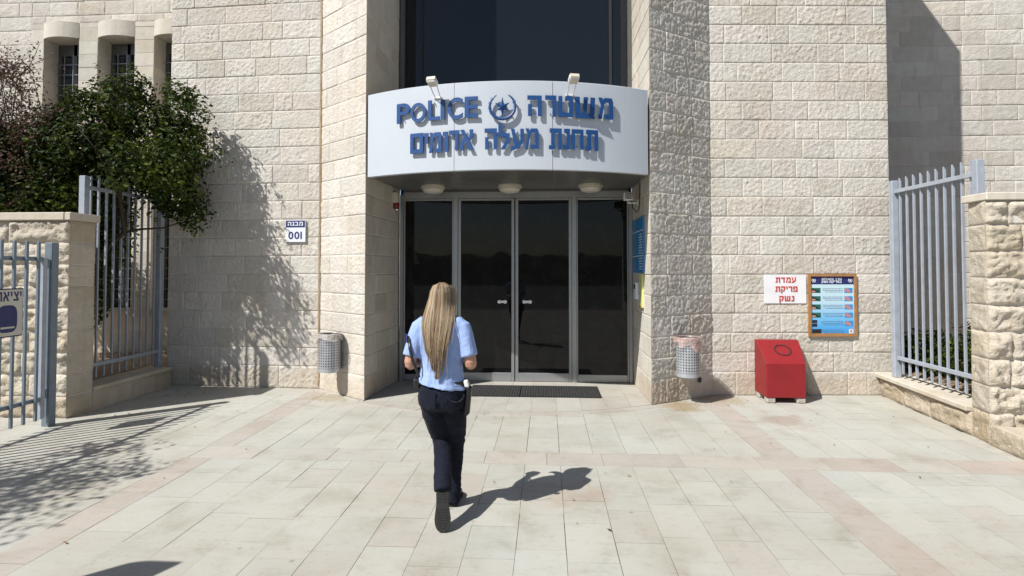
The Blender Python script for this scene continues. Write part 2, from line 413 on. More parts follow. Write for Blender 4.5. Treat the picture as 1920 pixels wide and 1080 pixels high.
HG = {   # block letters as strokes, x-height 0..1: (width, [polygons])
 'ה': (.9, [[(0, .8), (.9, .8), (.9, 1), (0, 1)], [(.66, 0), (.9, 0), (.9, .8), (.66, .8)], [(.04, 0), (.28, 0), (.28, .58), (.04, .58)]]),
 'ר': (.72, [[(0, .8), (.72, .8), (.72, 1), (0, 1)], [(.48, 0), (.72, 0), (.72, .8), (.48, .8)]]),
 'ט': (.92, [[(0, 0), (.24, 0), (.24, 1), (0, 1)], [(.24, 0), (.92, 0), (.92, .2), (.24, .2)], [(.68, .2), (.92, .2), (.92, .88), (.84, 1), (.68, 1)], [(.42, .8), (.68, .8), (.68, 1), (.42, 1)]]),
 'ש': (1.1, [[(0, 0), (1.1, 0), (1.0, .2), (.1, .2)], [(.1, .2), (.30, .2), (.24, 1), (0, 1), (.04, .2)], [(.43, .2), (.60, .2), (.72, 1), (.48, 1)], [(.82, .2), (1.06, .2), (1.1, 1), (.86, 1)]]),
 'מ': (.98, [[(0, 0), (.22, 0), (.36, .66), (.18, .66)], [(.02, 1), (.26, 1), (.36, .66), (.18, .66), (.13, .78)], [(.36, .66), (.48, .8), (.72, .8), (.72, 1), (.42, 1), (.29, .9)], [(.72, 0), (.98, 0), (.98, .82), (.88, 1), (.72, 1)], [(.42, 0), (.72, 0), (.72, .2), (.42, .2)]]),
 'ם': (.9, [[(0, 0), (.24, 0), (.24, 1), (0, 1)], [(.66, 0), (.9, 0), (.9, 1), (.66, 1)], [(.24, .8), (.66, .8), (.66, 1), (.24, 1)], [(.24, 0), (.66, 0), (.66, .2), (.24, .2)]]),
 'ס': (.9, [[(.08, .1), (.2, 0), (.7, 0), (.82, .1), (.62, .2), (.28, .2)], [(.08, .1), (.28, .2), (.24, .8), (0, .8)], [(.62, .2), (.82, .1), (.9, .8), (.66, .8)], [(0, .8), (.9, .8), (.86, 1), (0, 1)]]),
 'י': (.30, [[(0, 1), (.30, 1), (.30, .5), (.08, .5), (.08, .82), (0, .82)]]),
 'ו': (.34, [[(0, 1), (.34, 1), (.34, 0), (.1, 0), (.1, .8), (0, .8)]]),
 'ד': (.84, [[(0, .8), (.84, .8), (.84, 1), (0, 1)], [(.5, 0), (.74, 0), (.74, .8), (.5, .8)]]),
 'א': (.95, [[(0, 1), (.28, 1), (.95, 0), (.66, 0)], [(.66, 1), (.92, 1), (.92, .66), (.74, .46), (.60, .58), (.68, .72)], [(0, 0), (.24, 0), (.26, .3), (.40, .48), (.26, .64), (.02, .36)]]),
 'ל': (.78, [[(0, .8), (.24, .8), (.24, 1.3), (0, 1.3)], [(0, .62), (.78, .62), (.78, .8), (0, .8)], [(.52, .62), (.78, .62), (.78, .42), (.46, 0), (.16, 0), (.52, .44)]]),
 'ע': (.86, [[(0, 1), (.24, 1), (.42, .26), (.24, .18)], [(.62, 1), (.86, 1), (.86, .38), (.56, .08), (.0, -.08), (0, .12), (.24, .18), (.42, .26), (.62, .46)]]),
 'ת': (.92, [[(.06, .8), (.92, .8), (.92, 1), (.06, 1)], [(.68, 0), (.92, 0), (.92, .8), (.68, .8)], [(.16, .0), (.40, .0), (.40, .8), (.16, .8)], [(0, 0), (.16, 0), (.16, .19), (0, .19)]]),
 'נ': (.54, [[(.1, 1), (.54, 1), (.54, .2), (.30, .2), (.30, .8), (.1, .8)], [(0, 0), (.54, 0), (.54, .2), (0, .2)]]),
 'ח': (.9, [[(0, .8), (.9, .8), (.9, 1), (0, 1)], [(.66, 0), (.9, 0), (.9, .8), (.66, .8)], [(0, 0), (.24, 0), (.24, .8), (0, .8)]]),
 'פ': (.86, [[(0, .8), (.86, .8), (.86, 1), (0, 1)], [(.62, .2), (.86, .2), (.86, .8), (.62, .8)], [(0, 0), (.86, 0), (.86, .2), (0, .2)], [(0, .44), (.24, .44), (.24, .8), (0, .8)], [(.24, .44), (.42, .44), (.42, .6), (.24, .6)]]),
 'ק': (.86, [[(0, .8), (.86, .8), (.86, 1), (0, 1)], [(.62, .8), (.86, .8), (.86, .52), (.60, .06), (.36, .06), (.62, .54)], [(.04, -.3), (.28, -.3), (.28, .56), (.04, .56)]]),
 'ב': (.9, [[(.04, .8), (.8, .8), (.8, 1), (.04, 1)], [(.56, .2), (.8, .2), (.8, .8), (.56, .8)], [(0, 0), (.9, 0), (.9, .2), (0, .2)]]),
 'צ': (.82, [[(0, 0), (.82, 0), (.82, .2), (0, .2)], [(0, 1), (.26, 1), (.82, .2), (.56, .2)], [(.58, 1), (.82, 1), (.82, .7), (.64, .47), (.50, .66), (.58, .76)]]),
}
def glyph(ch, bold=0.0, res=6):
    if ch in HG:
        v = []; f = []
        for p in HG[ch][1]:
            ar = sum(p[i][0] * p[(i + 1) % len(p)][1] - p[(i + 1) % len(p)][0] * p[i][1] for i in range(len(p)))
            if ar < 0: p = p[::-1]
            f.append(tuple(range(len(v), len(v) + len(p)))); v += p
        return v, f
    return glyph_font(ch, bold, res)

def solid(v2, f2, mapf, d0, d1, mb):
    """extrude a flat glyph: mapf(x,y,d)->world, d0 = back, d1 = front"""
    from collections import Counter
    n = len(v2); vs = [mapf(x, y, d1) for x, y in v2] + [mapf(x, y, d0) for x, y in v2]
    ed = Counter(); dirs = {}
    for f in f2:
        for a, b in zip(f, f[1:] + f[:1]):
            ed[frozenset((a, b))] += 1; dirs[frozenset((a, b))] = (a, b)
    fs = list(f2) + [tuple(i + n for i in f[::-1]) for f in f2]
    for e, k in ed.items():
        if k == 1:
            a, b = dirs[e]; fs.append((b, a, a + n, b + n))
    mb.add(vs, fs)

def fit(v2, x0, x1, z0, z1):
    xa = min(p[0] for p in v2); xb = max(p[0] for p in v2); ya = min(p[1] for p in v2); yb = max(p[1] for p in v2)
    return [(x0 + (x - xa) / max(1e-6, xb - xa) * (x1 - x0), z0 + (y - ya) / max(1e-6, yb - ya) * (z1 - z0)) for x, y in v2]

def text_mesh(mb, s, x0, x1, z0, z1, mapf, d0, d1, bold=0.02, rtl=False):
    """flat line of text fitted to a box"""
    if rtl: s = s[::-1]
    allv = []; allf = []; x = 0
    for ch in s:
        if ch == ' ': x += 0.42; continue
        v, f = glyph(ch, bold); xa = min(p[0] for p in v); xb = max(p[0] for p in v); o = len(allv)
        allv += [(p[0] - xa + x, p[1]) for p in v]; allf += [tuple(i + o for i in q) for q in f]; x += xb - xa + (0.17 if ch in HG else 0.09)
    solid(fit(allv, x0, x1, z0, z1), allf, mapf, d0, d1, mb)

# ------------------------------------------------------------------ stone walls
def stones(name, P0, P1, z0, z1, mat, parent, zb=0.05, pitch=0.26, wr=(0.26, 0.72), relief=0.0088, res=0.0165, freq=31.0,
           gap=0.005, seed=1, margin=0.014, bulge=0.0, mortar_z=None, tone_hi=1.0, jit=0.003):
    rnd = random.Random(seed); P0 = Vector(P0); P1 = Vector(P1); L = (P1 - P0).length
    d = (P1 - P0) / L; nrm = Vector((d.y, -d.x)); mb = MB()
    off = Vector((rnd.uniform(0, 99), rnd.uniform(0, 99), rnd.uniform(0, 99)))
    W3 = lambda s, z, h: (P0.x + d.x * s + nrm.x * h, P0.y + d.y * s + nrm.y * h, z)
    k = math.floor((z0 - zb) / pitch); zs = [z0]
    while True:
        k += 1; z = zb + k * pitch
        if z >= z1 - 0.04: break
        if z > z0 + 0.06: zs.append(z)
    zs.append(z1)
    for a, b in zip(zs, zs[1:]):
        s = 0.0; cuts = [0.0]; first = True
        while True:
            w = rnd.uniform(*wr); 
            if first: w *= rnd.uniform(0.45, 1.0); first = False
            s += w
            if s > L - 0.16: break
            cuts.append(s)
        cuts.append(L)
        for sa, sb in zip(cuts, cuts[1:]):
            t = (rnd.random(), rnd.random(), rnd.random()); h0 = rnd.uniform(-jit, jit)
            x0, x1, y0, y1 = sa + gap * .25, sb - gap * .25, a + gap / 2, b - gap / 2
            if sa == 0: x0 = 0.0
            if sb == L: x1 = L
            if relief <= 0:
                ch = 0.005
                vs = [W3(x0, y0, -0.012), W3(x1, y0, -0.012), W3(x1, y1, -0.012), W3(x0, y1, -0.012),
                      W3(x0 + ch, y0 + ch, h0), W3(x1 - ch, y0 + ch, h0), W3(x1 - ch, y1 - ch, h0), W3(x0 + ch, y1 - ch, h0)]
                mb.add(vs, [(4, 5, 6, 7), (0, 1, 5, 4), (1, 2, 6, 5), (2, 3, 7, 6), (3, 0, 4, 7)], t); continue
            rr = res
            nx = max(2, int((x1 - x0 - 2 * margin) / rr)); ny = max(2, int((y1 - y0 - 2 * margin) / rr))
            xs = [x0, x0 + 0.004] + [x0 + margin + (x1 - x0 - 2 * margin) * i / nx for i in range(nx + 1)] + [x1 - 0.004, x1]
            ys = [y0, y0 + 0.004] + [y0 + margin + (y1 - y0 - 2 * margin) * i / ny for i in range(ny + 1)] + [y1 - 0.004, y1]
            A, B = len(xs), len(ys); vs = []; amp = relief * rnd.uniform(0.75, 1.3); q = rnd.uniform(0, 50)
            for j, y in enumerate(ys):
                for i, x in enumerate(xs):
                    if i in (0, A - 1) or j in (0, B - 1): h = -0.0060 if not ((i == 0 and sa == 0) or (i == A - 1 and sb == L)) or j in (0, B - 1) else h0
                    elif i in (1, A - 2) or j in (1, B - 2): h = h0
                    else:
                        p = Vector((x * freq + q, y * freq * 1.15, q)) + off
                        nv = noise.noise(p) + 0.5 * noise.noise(p * 1.9)
                        if bulge:
                            fx = min(1, min(x - x0, x1 - x) / 0.035); fy = min(1, min(y - y0, y1 - y) / 0.03); fe = (fx * fy) ** 0.8
                            nb = .8 * noise.noise(Vector((x * 4.5 + q, y * 9, q))) + 0.9 * (0.5 - abs(noise.noise(Vector((x * 9 + y * 5, y * 15, q))))) - .5 * abs(noise.noise(Vector((x * 17, y * 26, q + 9))))
                            h = h0 + fe * bulge * (0.55 + 1.7 * nb) + amp * nv * fe
                        else: h = h0 + amp * (nv + 0.25)
                    vs.append(W3(x, y, h))
            fs = [(j * A + i, j * A + i + 1, (j + 1) * A + i + 1, (j + 1) * A + i) for j in range(B - 1) for i in range(A - 1)]
            mb.add(vs, fs, t)
    ob = mb.build(name, mat, parent, smooth=False)
    if relief > 0: ob.data.polygons.foreach_set('use_smooth', [True] * len(ob.data.polygons))
    mo = MB(); mo.add([W3(0, z0, -0.0045), W3(L, z0, -0.0045), W3(L, z1, -0.0045), W3(0, z1, -0.0045)], [(0, 1, 2, 3)])
    mo.build('mortar', M['mortar'], ob)
    return ob

# ================================================================== SETTING
mb = MB(); mb.add([(-400, -400, -0.05), (400, -400, -0.05), (400, 400, -0.05), (-400, 400, -0.05)], [(0, 1, 2, 3)])
mb.build('ground', M['ground'], kind='structure')
mb = MB(); mb.add([(-12, -7, -0.006), (9, -7, -0.006), (9, 9, -0.006), (-12, 9, -0.006)], [(0, 1, 2, 3)])
mb.build('paving_bed', M['grout'], kind='structure')

def clip(poly, edges):
    for (px, py, nx, ny) in edges:       # keep side where (p-P).n <= 0
        out = []
        for i in range(len(poly)):
            a = poly[i]; b = poly[(i + 1) % len(poly)]
            da = (a[0] - px) * nx + (a[1] - py) * ny; db = (b[0] - px) * nx + (b[1] - py) * ny
            if da <= 0: out.append(a)
            if (da < 0 < db) or (db < 0 < da):
                t = da / (da - db); out.append((a[0] + t * (b[0] - a[0]), a[1] + t * (b[1] - a[1])))
        poly = out
        if len(poly) < 3: return []
    return poly

def tile(mb, x0, x1, y0, y1, z, t, edges=None, gap=None, thick=0.01):
    gy = random.choice((.0006, .0008, .0012, .0024, .003)); gap = random.choice((.0008, .0014, .002, .003))
    p = [(x0 + gap, y0 + gy), (x1 - gap, y0 + gy), (x1 - gap, y1 - gy), (x0 + gap, y1 - gy)]
    if edges: p = clip(p, edges)
    if len(p) < 3: return
    n = len(p); tl = [random.uniform(-0.0012, 0.0012) for _ in p] if not edges else [0] * n
    vs = [(q[0], q[1], z + tl[i]) for i, q in enumerate(p)] + [(q[0], q[1], z - thick) for q in p]
    mb.add(vs, [tuple(range(n))] + [(i, i + n, (i + 1) % n + n, (i + 1) % n) for i in range(n)], t)

pv = MB(); TW = 0.305; X0 = 0.115
LS = (-3.25, -2.985); RS = (1.945, 2.25); CB = (4.965, 5.30)
def tone(pink=0.0):
    return (random.random(), random.random() ** 1.5, min(1, max(0, pink + random.uniform(-0.12, 0.12))) if pink else (random.uniform(0, 0.12) if random.random() > 0.1 else random.uniform(0.1, 0.3)))
def fill_col(xa, xb, pink=0.0, step=(0.30, 0.62)):
    y = -6 + random.uniform(0, 0.6)
    stops = [(-6, CB[0]), (CB[1], 8.8)]
    for a, b in stops:
        y = a
        first = True
        while y < b - 0.02:
            l = random.uniform(*step)
            if first and a < 0: l *= random.uniform(0.4, 1)
            first = False
            y1 = min(b, y + l)
            if b - y1 < 0.12: y1 = b
            tile(pv, xa, xb, y, y1, 0.0, tone(pink)); y = y1
xs = []
x = LS[0]
while x > -11.5: xs.append((x - TW, x)); x -= TW
x = LS[1]
while x < RS[0] - 0.01:
    nx_ = X0 + TW * (math.floor((x - X0) / TW + 1e-4) + 1)
    if nx_ - x < 0.1: nx_ += TW
    if RS[0] - nx_ < 0.1: nx_ = RS[0]
    xs.append((x, nx_)); x = nx_
x = RS[1]
while x < 8.5: xs.append((x, x + TW)); x += TW
for a, b in xs: fill_col(a, b)
fill_col(*LS, pink=0.62); fill_col(*RS, pink=0.62)
x = -11.5
while x < 8.5:                                 # the cross band
    l = random.uniform(0.45, 0.75); pk = random.choice((0.18, 0.3, 0.45)) if x < 2.2 else random.choice((0.35, 0.6, 0.9))
    tile(pv, x, x + l, CB[0], CB[1], 0.0, tone(pk)); x += l
pv.build('pavement', M['paving'], kind='structure')

# threshold slab with its curved front edge
CX, CY, RR = -0.515, 10.325, 3.625
def arc_edges(r, n=40):
    e = []
    for i in range(n + 1):
        th = radians(-30 + 60 * i / n); e.append((CX + r * sin(th), CY - r * cos(th), sin(th), -cos(th)))
    return e
th = MB()
ed = arc_edges(RR - 0.01) + [(-2.31, 7.2, -1, 0.05), (1.285, 7.2, 1, 0), (0, 8.6, 0, 1)]
for a, b in [(X0 + TW * i, X0 + TW * (i + 1)) for i in range(-9, 5)]:
    y = 6.55
    while y < 8.6:
        l = random.choice((0.305, 0.46, 0.6)); tile(th, a, b, y, y + l, 0.006, (random.random(), random.random() ** 0.7, random.uniform(0.05, 0.3)), ed); y += l
th.build('entrance_threshold', M['paving'], kind='structure')
tb = MB(); n = 40; pts = [(CX + (RR - .006) * sin(radians(-29.5 + 59 * i / n)), CY - (RR - .006) * cos(radians(-29.5 + 59 * i / n))) for i in range(n + 1)]
pts += [(1.285, 8.6), (-2.24, 8.6)]
tb.add([(p[0], p[1], 0.0032) for p in pts] + [(p[0], p[1], -0.02) for p in pts], [tuple(range(len(pts)))] + [(i, i + len(pts), (i + 1) % len(pts) + len(pts), (i + 1) % len(pts)) for i in range(len(pts))])
tb.build('threshold_bed', M['grout'], kind='structure')
rg = MB()
for i in range(9):                             # pink border course along the curve
    a0 = radians(-29 + 58 * i / 9) + 0.001; a1 = radians(-29 + 58 * (i + 1) / 9) - 0.001; q = 6
    vs = []; t = (random.random(), 0.8, random.uniform(0.25, 0.5))
    for j in range(q + 1):
        a = a0 + (a1 - a0) * j / q
        for r, z in ((RR - 0.003, 0.0045), (RR + 0.13, 0.0045), (RR + 0.133, -0.004)): vs.append((CX + r * sin(a), CY - r * cos(a), z))
    fs = []
    for j in range(q): fs += [(j * 3 + 1, j * 3 + 4, j * 3 + 3, j * 3), (j * 3 + 2, j * 3 + 5, j * 3 + 4, j * 3 + 1)]
    rg.add(vs, fs, t)
rg.build('threshold_border', M['paving'], kind='structure')

# planting soil behind both fences
for nm, (xa, xb, ya, yb, z) in {'soil': (-13, -5.72, 6.5, 9.74, 0.19), 'soil_bed': (4.75, 10, 6.3, 10.11, 0.20)}.items():
    mb = MB(); q = 24; vs = []
    for j in range(q + 1):
        for i in range(q + 1):
            X_ = xa + (xb - xa) * i / q; Y_ = ya + (yb - ya) * j / q
            vs.append((X_, Y_, z + 0.05 * noise.noise(Vector((X_ * 2, Y_ * 2, 3)))))
    mb.add(vs, [(j * (q + 1) + i, j * (q + 1) + i + 1, (j + 1) * (q + 1) + i + 1, (j + 1) * (q + 1) + i) for j in range(q) for i in range(q)])
    mb.build(nm, M['soil'], kind='structure', smooth=True)

# low dark ridge, unseen behind the camera, added for the glass to mirror
mb = MB(); q = 420; vs = []
for i in range(q + 1):
    X_ = -150 + 300 * i / q
    for j, (yy, hh) in enumerate(((-38, 0), (-48, 0.55), (-62, 1), (-90, 0.8), (-140, 0))):
        hgt = 3.6 + 1.0 * noise.noise(Vector((X_ * 0.02, 5, 1))) + 0.7 * noise.noise(Vector((X_ * 0.17, yy * 0.1, 7))) + 0.7 * noise.noise(Vector((X_ * .7, yy * .3, 3)))
        vs.append((X_, yy, -0.1 + hh * hgt))
mb.add(vs, [(i * 5 + j, i * 5 + j + 1, (i + 1) * 5 + j + 1, (i + 1) * 5 + j) for i in range(q) for j in range(4)])
mb.build('reflection_hills', M['hill'], kind='structure', smooth=True)

# ================================================================== BUILDING
B = thing('police_building', 'pale limestone police building with splayed entrance piers and dark glass doors', 'building', (0, 0, 0))
TOP = 9.15; VZ = 6.3
def wall(P0, P1, z0=0.0, **k):
    mat = k.pop('mat', M['stone'])
    o = stones('stone_wall', P0, P1, z0, VZ, mat, B, **k)
    k2 = dict(k); k2['relief'] = 0; k2['seed'] = k.get('seed', 1) + 50; k2['zb'] = 0.05
    stones('stone_wall', P0, P1, VZ, k.get('top', TOP) if 'top' in k else TOP, mat, B, **{a: b for a, b in k2.items() if a != 'top'})
    return o
wall((-5.51, 7.985), (-3.2, 7.865), seed=11)
wall((-3.19, 7.857), (-2.325, 7.177), seed=12, wr=(0.3, 0.62), relief=0.008)
wall((-2.325, 7.177), (-2.24, 8.56), seed=13, mat=M['stone_smooth'], wr=(0.4, 0.8), relief=0.0025, freq=26)
wall((1.27, 8.56), (1.293, 7.172), seed=14, mat=M['stone_smooth'], wr=(0.4, 0.8), relief=0.0025, freq=26)
wall((1.293, 7.172), (2.2, 7.77), seed=15, wr=(0.2, 0.5), relief=0.0105, freq=30)
wall((2.2, 7.77), (4.6, 7.93), seed=16)
wall((4.6, 7.93), (4.6, 10.12), seed=17, relief=0)
wall((-5.51, 9.75), (-5.51, 7.985), seed=18, relief=0)
stones('stone_wall', (4.6, 10.12), (11.5, 10.12), 0, 11.4, M['stone'], B, seed=19, res=0.032)
# back wall with the three deep slit windows
wx = [(-9.153, -8.478), (-8.116, -7.419), (-7.054, -6.37)]
SZ, LZ, HZ = 0.97, 5.87, 6.15
stones('stone_wall', (-13.5, 9.75), (-9.4, 9.75), 0, 10.6, M['stone'], B, seed=20, res=0.032)
stones('stone_wall', (-9.4, 9.75), (-5.51, 9.75), HZ, 10.6, M['stone'], B, seed=21, res=0.032)
stones('stone_wall', (-9.4, 9.75), (-5.51, 9.75), 0, SZ, M['stone_smooth'], B, seed=22, relief=0)
for a, b in ((-9.4, wx[0][0]), (wx[0][1], wx[1][0]), (wx[1][1], wx[2][0]), (wx[2][1], -5.51)):
    stones('window_pier', (a, 9.74), (b, 9.74), SZ, HZ, M['stone_smooth'], B, seed=int(30 + a * 10), relief=0, wr=(0.5, 0.9), pitch=0.24)
for (a, b) in wx:
    w = thing('slit_window', None, None); attach(w, B)
    dp = 10.12
    stones('window_reveal', (a, 9.75), (a, dp), SZ, LZ + .2, M['stone_smooth'], w, seed=3, relief=0, wr=(0.5, 0.9), pitch=0.24)
    stones('window_reveal', (b, dp), (b, 9.75), SZ, LZ + .2, M['stone_smooth'], w, seed=4, relief=0, wr=(0.5, 0.9), pitch=0.24)
    mb = MB(); nn = 16; cxm = (a + b) / 2; hw = (b - a) / 2; sag = 0.10; r = (hw * hw + sag * sag) / (2 * sag); t0 = math.asin(hw / r); vs = []
    for i in range(nn + 1):
        t = -t0 + 2 * t0 * i / nn; X_ = cxm + r * sin(t); Y_ = 9.735 - (r * cos(t) - (r - sag))
        Xb = a - .012 + (b - a + .024) * i / nn
        vs += [(X_, Y_, LZ), (X_, Y_, HZ), (Xb, dp, LZ + .01), (Xb, dp, HZ)]
    fs = []
    for i in range(nn):
        o = i * 4; fs += [(o, o + 4, o + 5, o + 1), (o + 2, o + 6, o + 4, o), (o + 1, o + 5, o + 7, o + 3)]
    fs += [(0, 1, 3, 2), (nn * 4, nn * 4 + 2, nn * 4 + 3, nn * 4 + 1)]
    mb.add(vs, fs, (0.6, 0.4, 0.1)); mb.build('lintel', M['stone_smooth'], w)
    MB().bx(a, b, 9.7, dp, SZ - 0.06, SZ).build('sill', M['coping'], w)
    f_ = MB()
    f_.bx(a, a + .06, dp - .06, dp, SZ, LZ); f_.bx(b - .06, b, dp - .06, dp, SZ, LZ); f_.bx(cxm - .03, cxm + .03, dp - .06, dp, SZ, LZ)
    f_.bx(a + .06, b - .06, dp - .06, dp, LZ - .2, LZ); f_.bx(a + .06, b - .06, dp - .06, dp, 3.2, 3.3)
    f_.build('window_frame', M['soffit'], w)
    MB().bx(a - .02, b + .02, dp - .02, dp + .02, SZ, LZ + .25).build('pane', M['glass_win'], w)
    gr = MB()
    for i in range(1, 4): gr.bx(a + (b - a) * i / 4 - .006, a + (b - a) * i / 4 + .006, dp - .115, dp - .103, SZ, LZ - .2)
    z = SZ + 0.15
    while z < LZ - 0.2: gr.bx(a, b, dp - .103, dp - .09, z - .006, z + .006); z += 0.19
    gr.build('grille', M['alu'], w)
# brown sealed joint between the wall and the splayed pier
mb = MB(); mb.box((-3.198, 7.855, 3.2), (0.03, 0.02, 6.3), Matrix.Rotation(radians(-20), 3, 'Z')); mb.build('expansion_joint', M['joint'], B)
mb = MB(); mb.bx(-5.51, 4.6, 8.62, 9.75, TOP - .1, TOP); mb.build('roof', M['roofing'], B)
# dark backing of the entrance bay above the doors
DY = 8.53
ent = thing('entrance_frame', None, None); attach(ent, B)
XL, XR, DT = -2.215, 1.262, 2.80
bars = MB()
bars.bx(XL, XL + .05, DY - .05, DY + .05, 0, DT); bars.bx(XR - .05, XR, DY - .05, DY + .05, 0, DT)
bars.bx(XL + .05, XR - .05, DY - .05, DY + .05, DT - .055, DT + .04)
bars.bx(-1.40, -1.335, DY - .05, DY + .05, 0, DT - .055); bars.bx(0.375, 0.44, DY - .05, DY + .05, 0, DT - .055)
bars.build('mullions', M['alu'], ent)
MB().bx(XL + .05, XR - .05, DY - .035, DY + .05, DT + .04, 3.1).build('transom', M['soffit'], ent)
def leaf(nm, x0, x1, st, bot, lock=None):
    o = thing(nm, None, None); attach(o, B)
    f = MB(); y0, y1 = DY - .03, DY + .03; zt = DT - .058
    f.bx(x0, x0 + st, y0, y1, 0.012, zt, .004); f.bx(x1 - st, x1, y0, y1, 0.012, zt, .004)
    f.bx(x0 + st, x1 - st, y0, y1, 0.012, bot, .004); f.bx(x0 + st, x1 - st, y0, y1, zt - .03, zt, .004)
    f.build('door_frame' if lock is not None else 'frame', M['alu'], o)
    MB().bx(x0 + st, x1 - st, DY - .004, DY + .008, bot, zt - .03).build('pane', M['glass'], o)
    if lock is not None:
        h = MB()
        for dx in (-.045, .045): h.tube([(lock + dx, DY - .004, 1.19), (lock + dx, DY - .03, 1.19)], .026, 20)
        h.bx(lock - .06, lock + .06, DY - .018, DY - .004, 1.172, 1.208)
        h.tube([(lock - .045, DY - .03, 1.19), (lock - .045, DY - .055, 1.19)], .016, 14)
        h.tube([(lock + .045, DY - .03, 1.19), (lock + .045, DY - .055, 1.19)], .016, 14)
        h.build('lock', M['steel'], o)
    return o
leaf('side_window', XL + .052, -1.402, .022, .10)
leaf('side_window', .442, XR - .052, .022, .12)
leaf('glass_door', -1.333, -.482, .045, .135, -.664)
leaf('glass_door', -.468, .373, .045, .135, -.292)
MB().bx(-2.24, 1.27, 8.62, 8.66, 0, TOP - .11).build('light_block_sheet', M['black'], B)  # black sheet added behind the glass to keep sky light from leaking through
up = thing('upper_window', None, None); attach(up, B)
MB().bx(-2.19, 1.262, DY + .02, DY + .05, 3.1, TOP - .1).build('pane', M['glass_up'], up)
for xa_ in (-2.22, 1.21): MB().bx(xa_, xa_ + .06, DY - .06, DY + .06, 3.1, TOP - .1).build('jamb', M['soffit'], up)
for xx in (-1.90, 0.96): MB().bx(xx - .02, xx + .02, DY - .0, DY + .03, 3.1, TOP - .1).build('mullion', M['black'], up)

# ================================================================== CANOPY WITH LETTERING
cn = thing('entrance_canopy', 'curved white canopy fascia with blue raised lettering above the glass doors', 'canopy sign', (CX, 6.8, 2.86))
ZB, ZT = 2.86, 3.925
def cyl(s, z, r): t = s / RR; return (CX + (RR + r) * sin(t), CY - (RR + r) * cos(t), z)
SE = 1.86; seams = [-SE, -0.594, 0.590, SE]
for a, b in zip(seams, seams[1:]):
    mb = MB(); q = 14; vs = []; a += .003; b -= .003
    for i in range(q + 1):
        s_ = a + (b - a) * i / q
        vs += [cyl(s_, ZB, 0), cyl(s_, ZB + .006, .006), cyl(s_, ZT - .006, .006), cyl(s_, ZT, 0), cyl(s_, ZT, -.05), cyl(s_, ZB, -.05)]
    fs = []
    for i in range(q):
        for j in range(6): fs.append((i * 6 + j, (i + 1) * 6 + j, (i + 1) * 6 + (j + 1) % 6, i * 6 + (j + 1) % 6))
    fs += [(0, 1, 2, 3, 4, 5), tuple(q * 6 + j for j in range(6))[::-1]]
    mb.add(vs, fs); ob = mb.build('fascia_panel', M['fascia'], cn, smooth=False)
mb = MB(); q = 30; vs = []
for i in range(q + 1):
    s_ = -SE + .004 + (2 * SE - .008) * i / q
    vs += [cyl(s_, ZB + .012, -.052), cyl(s_, ZT - .03, -.052)]
mb.add(vs, [(i * 2, i * 2 + 2, i * 2 + 3, i * 2 + 1) for i in range(q)]); mb.build('backing', M['black'], cn)
for nm, z, mt in (('soffit', ZB + .012, 'soffit'), ('canopy_roof', ZT - .04, 'roofing')):
    mb = MB(); q = 30; p = [cyl(-SE + .03 + (2 * SE - .06) * i / q, z, -.054) for i in range(q + 1)]
    p += [(1.26, 8.47, z), (-2.22, 8.47, z)]
    mb.add(p, [tuple(range(len(p)))]); mb.build(nm, M[mt], cn)
mb = MB()                                       # joints of the soffit cladding
for xx in (-1.12, -.5, .1): mb.bx(xx - .004, xx + .004, 6.95, 8.46, ZB + .004, ZB + .0115)
mb.build('soffit_joint', M['alu'], cn)

letters = [('P', -1.350, -1.165, 3.481, 3.725), ('O', -1.153, -0.945, 3.473, 3.71), ('L', -0.915, -0.764, 3.481, 3.724), ('I', -0.753, -0.705, 3.483, 3.721),
 ('C', -0.663, -0.476, 3.473, 3.734), ('E', -0.453, -0.290, 3.487, 3.736),
 ('ה', .288, .456, 3.491, 3.734), ('ר', .497, .628, 3.488, 3.738), ('ט', .655, .828, 3.490, 3.735), ('ש', .854, 1.102, 3.485, 3.737), ('מ', 1.144, 1.335, 3.492, 3.745),
 ('ם', -1.155, -.980, 3.092, 3.337), ('י', -.968, -.912, 3.205, 3.330), ('מ', -.900, -.738, 3.086, 3.330), ('ו', -.722, -.657, 3.089, 3.330), ('ד', -.645, -.518, 3.1, 3.34), ('א', -.507, -.345, 3.097, 3.342),
 ('ה', -.213, -.070, 3.099, 3.346), ('ל', -.051, .082, 3.096, 3.405), ('ע', .096, .247, 3.075, 3.338), ('מ', .263, .420, 3.101, 3.342),
 ('ת', .540, .692, 3.099, 3.347), ('נ', .706, .790, 3.103, 3.347), ('ח', .813, .955, 3.106, 3.345), ('ת', .980, 1.138, 3.099, 3.346)]
for ch, s0, s1, z0, z1 in letters:
    lat = ch.isascii()
    v, f = glyph(ch, 0.018 if lat else 0.030)
    lb = MB(); solid(fit(v, s0, s1, z0, z1), f, lambda x, y, d: cyl(x, y, d), .030, .048, lb)
    xm = (s0 + s1) / 2
    for dx, zz in ((0, z0 + .035), (0, z1 - .035)):
        lb.tube([cyl(xm, zz, .002), cyl(xm, zz, .031)], .006, 8)
    lb.build('letter', M['blue_letter'], cn)
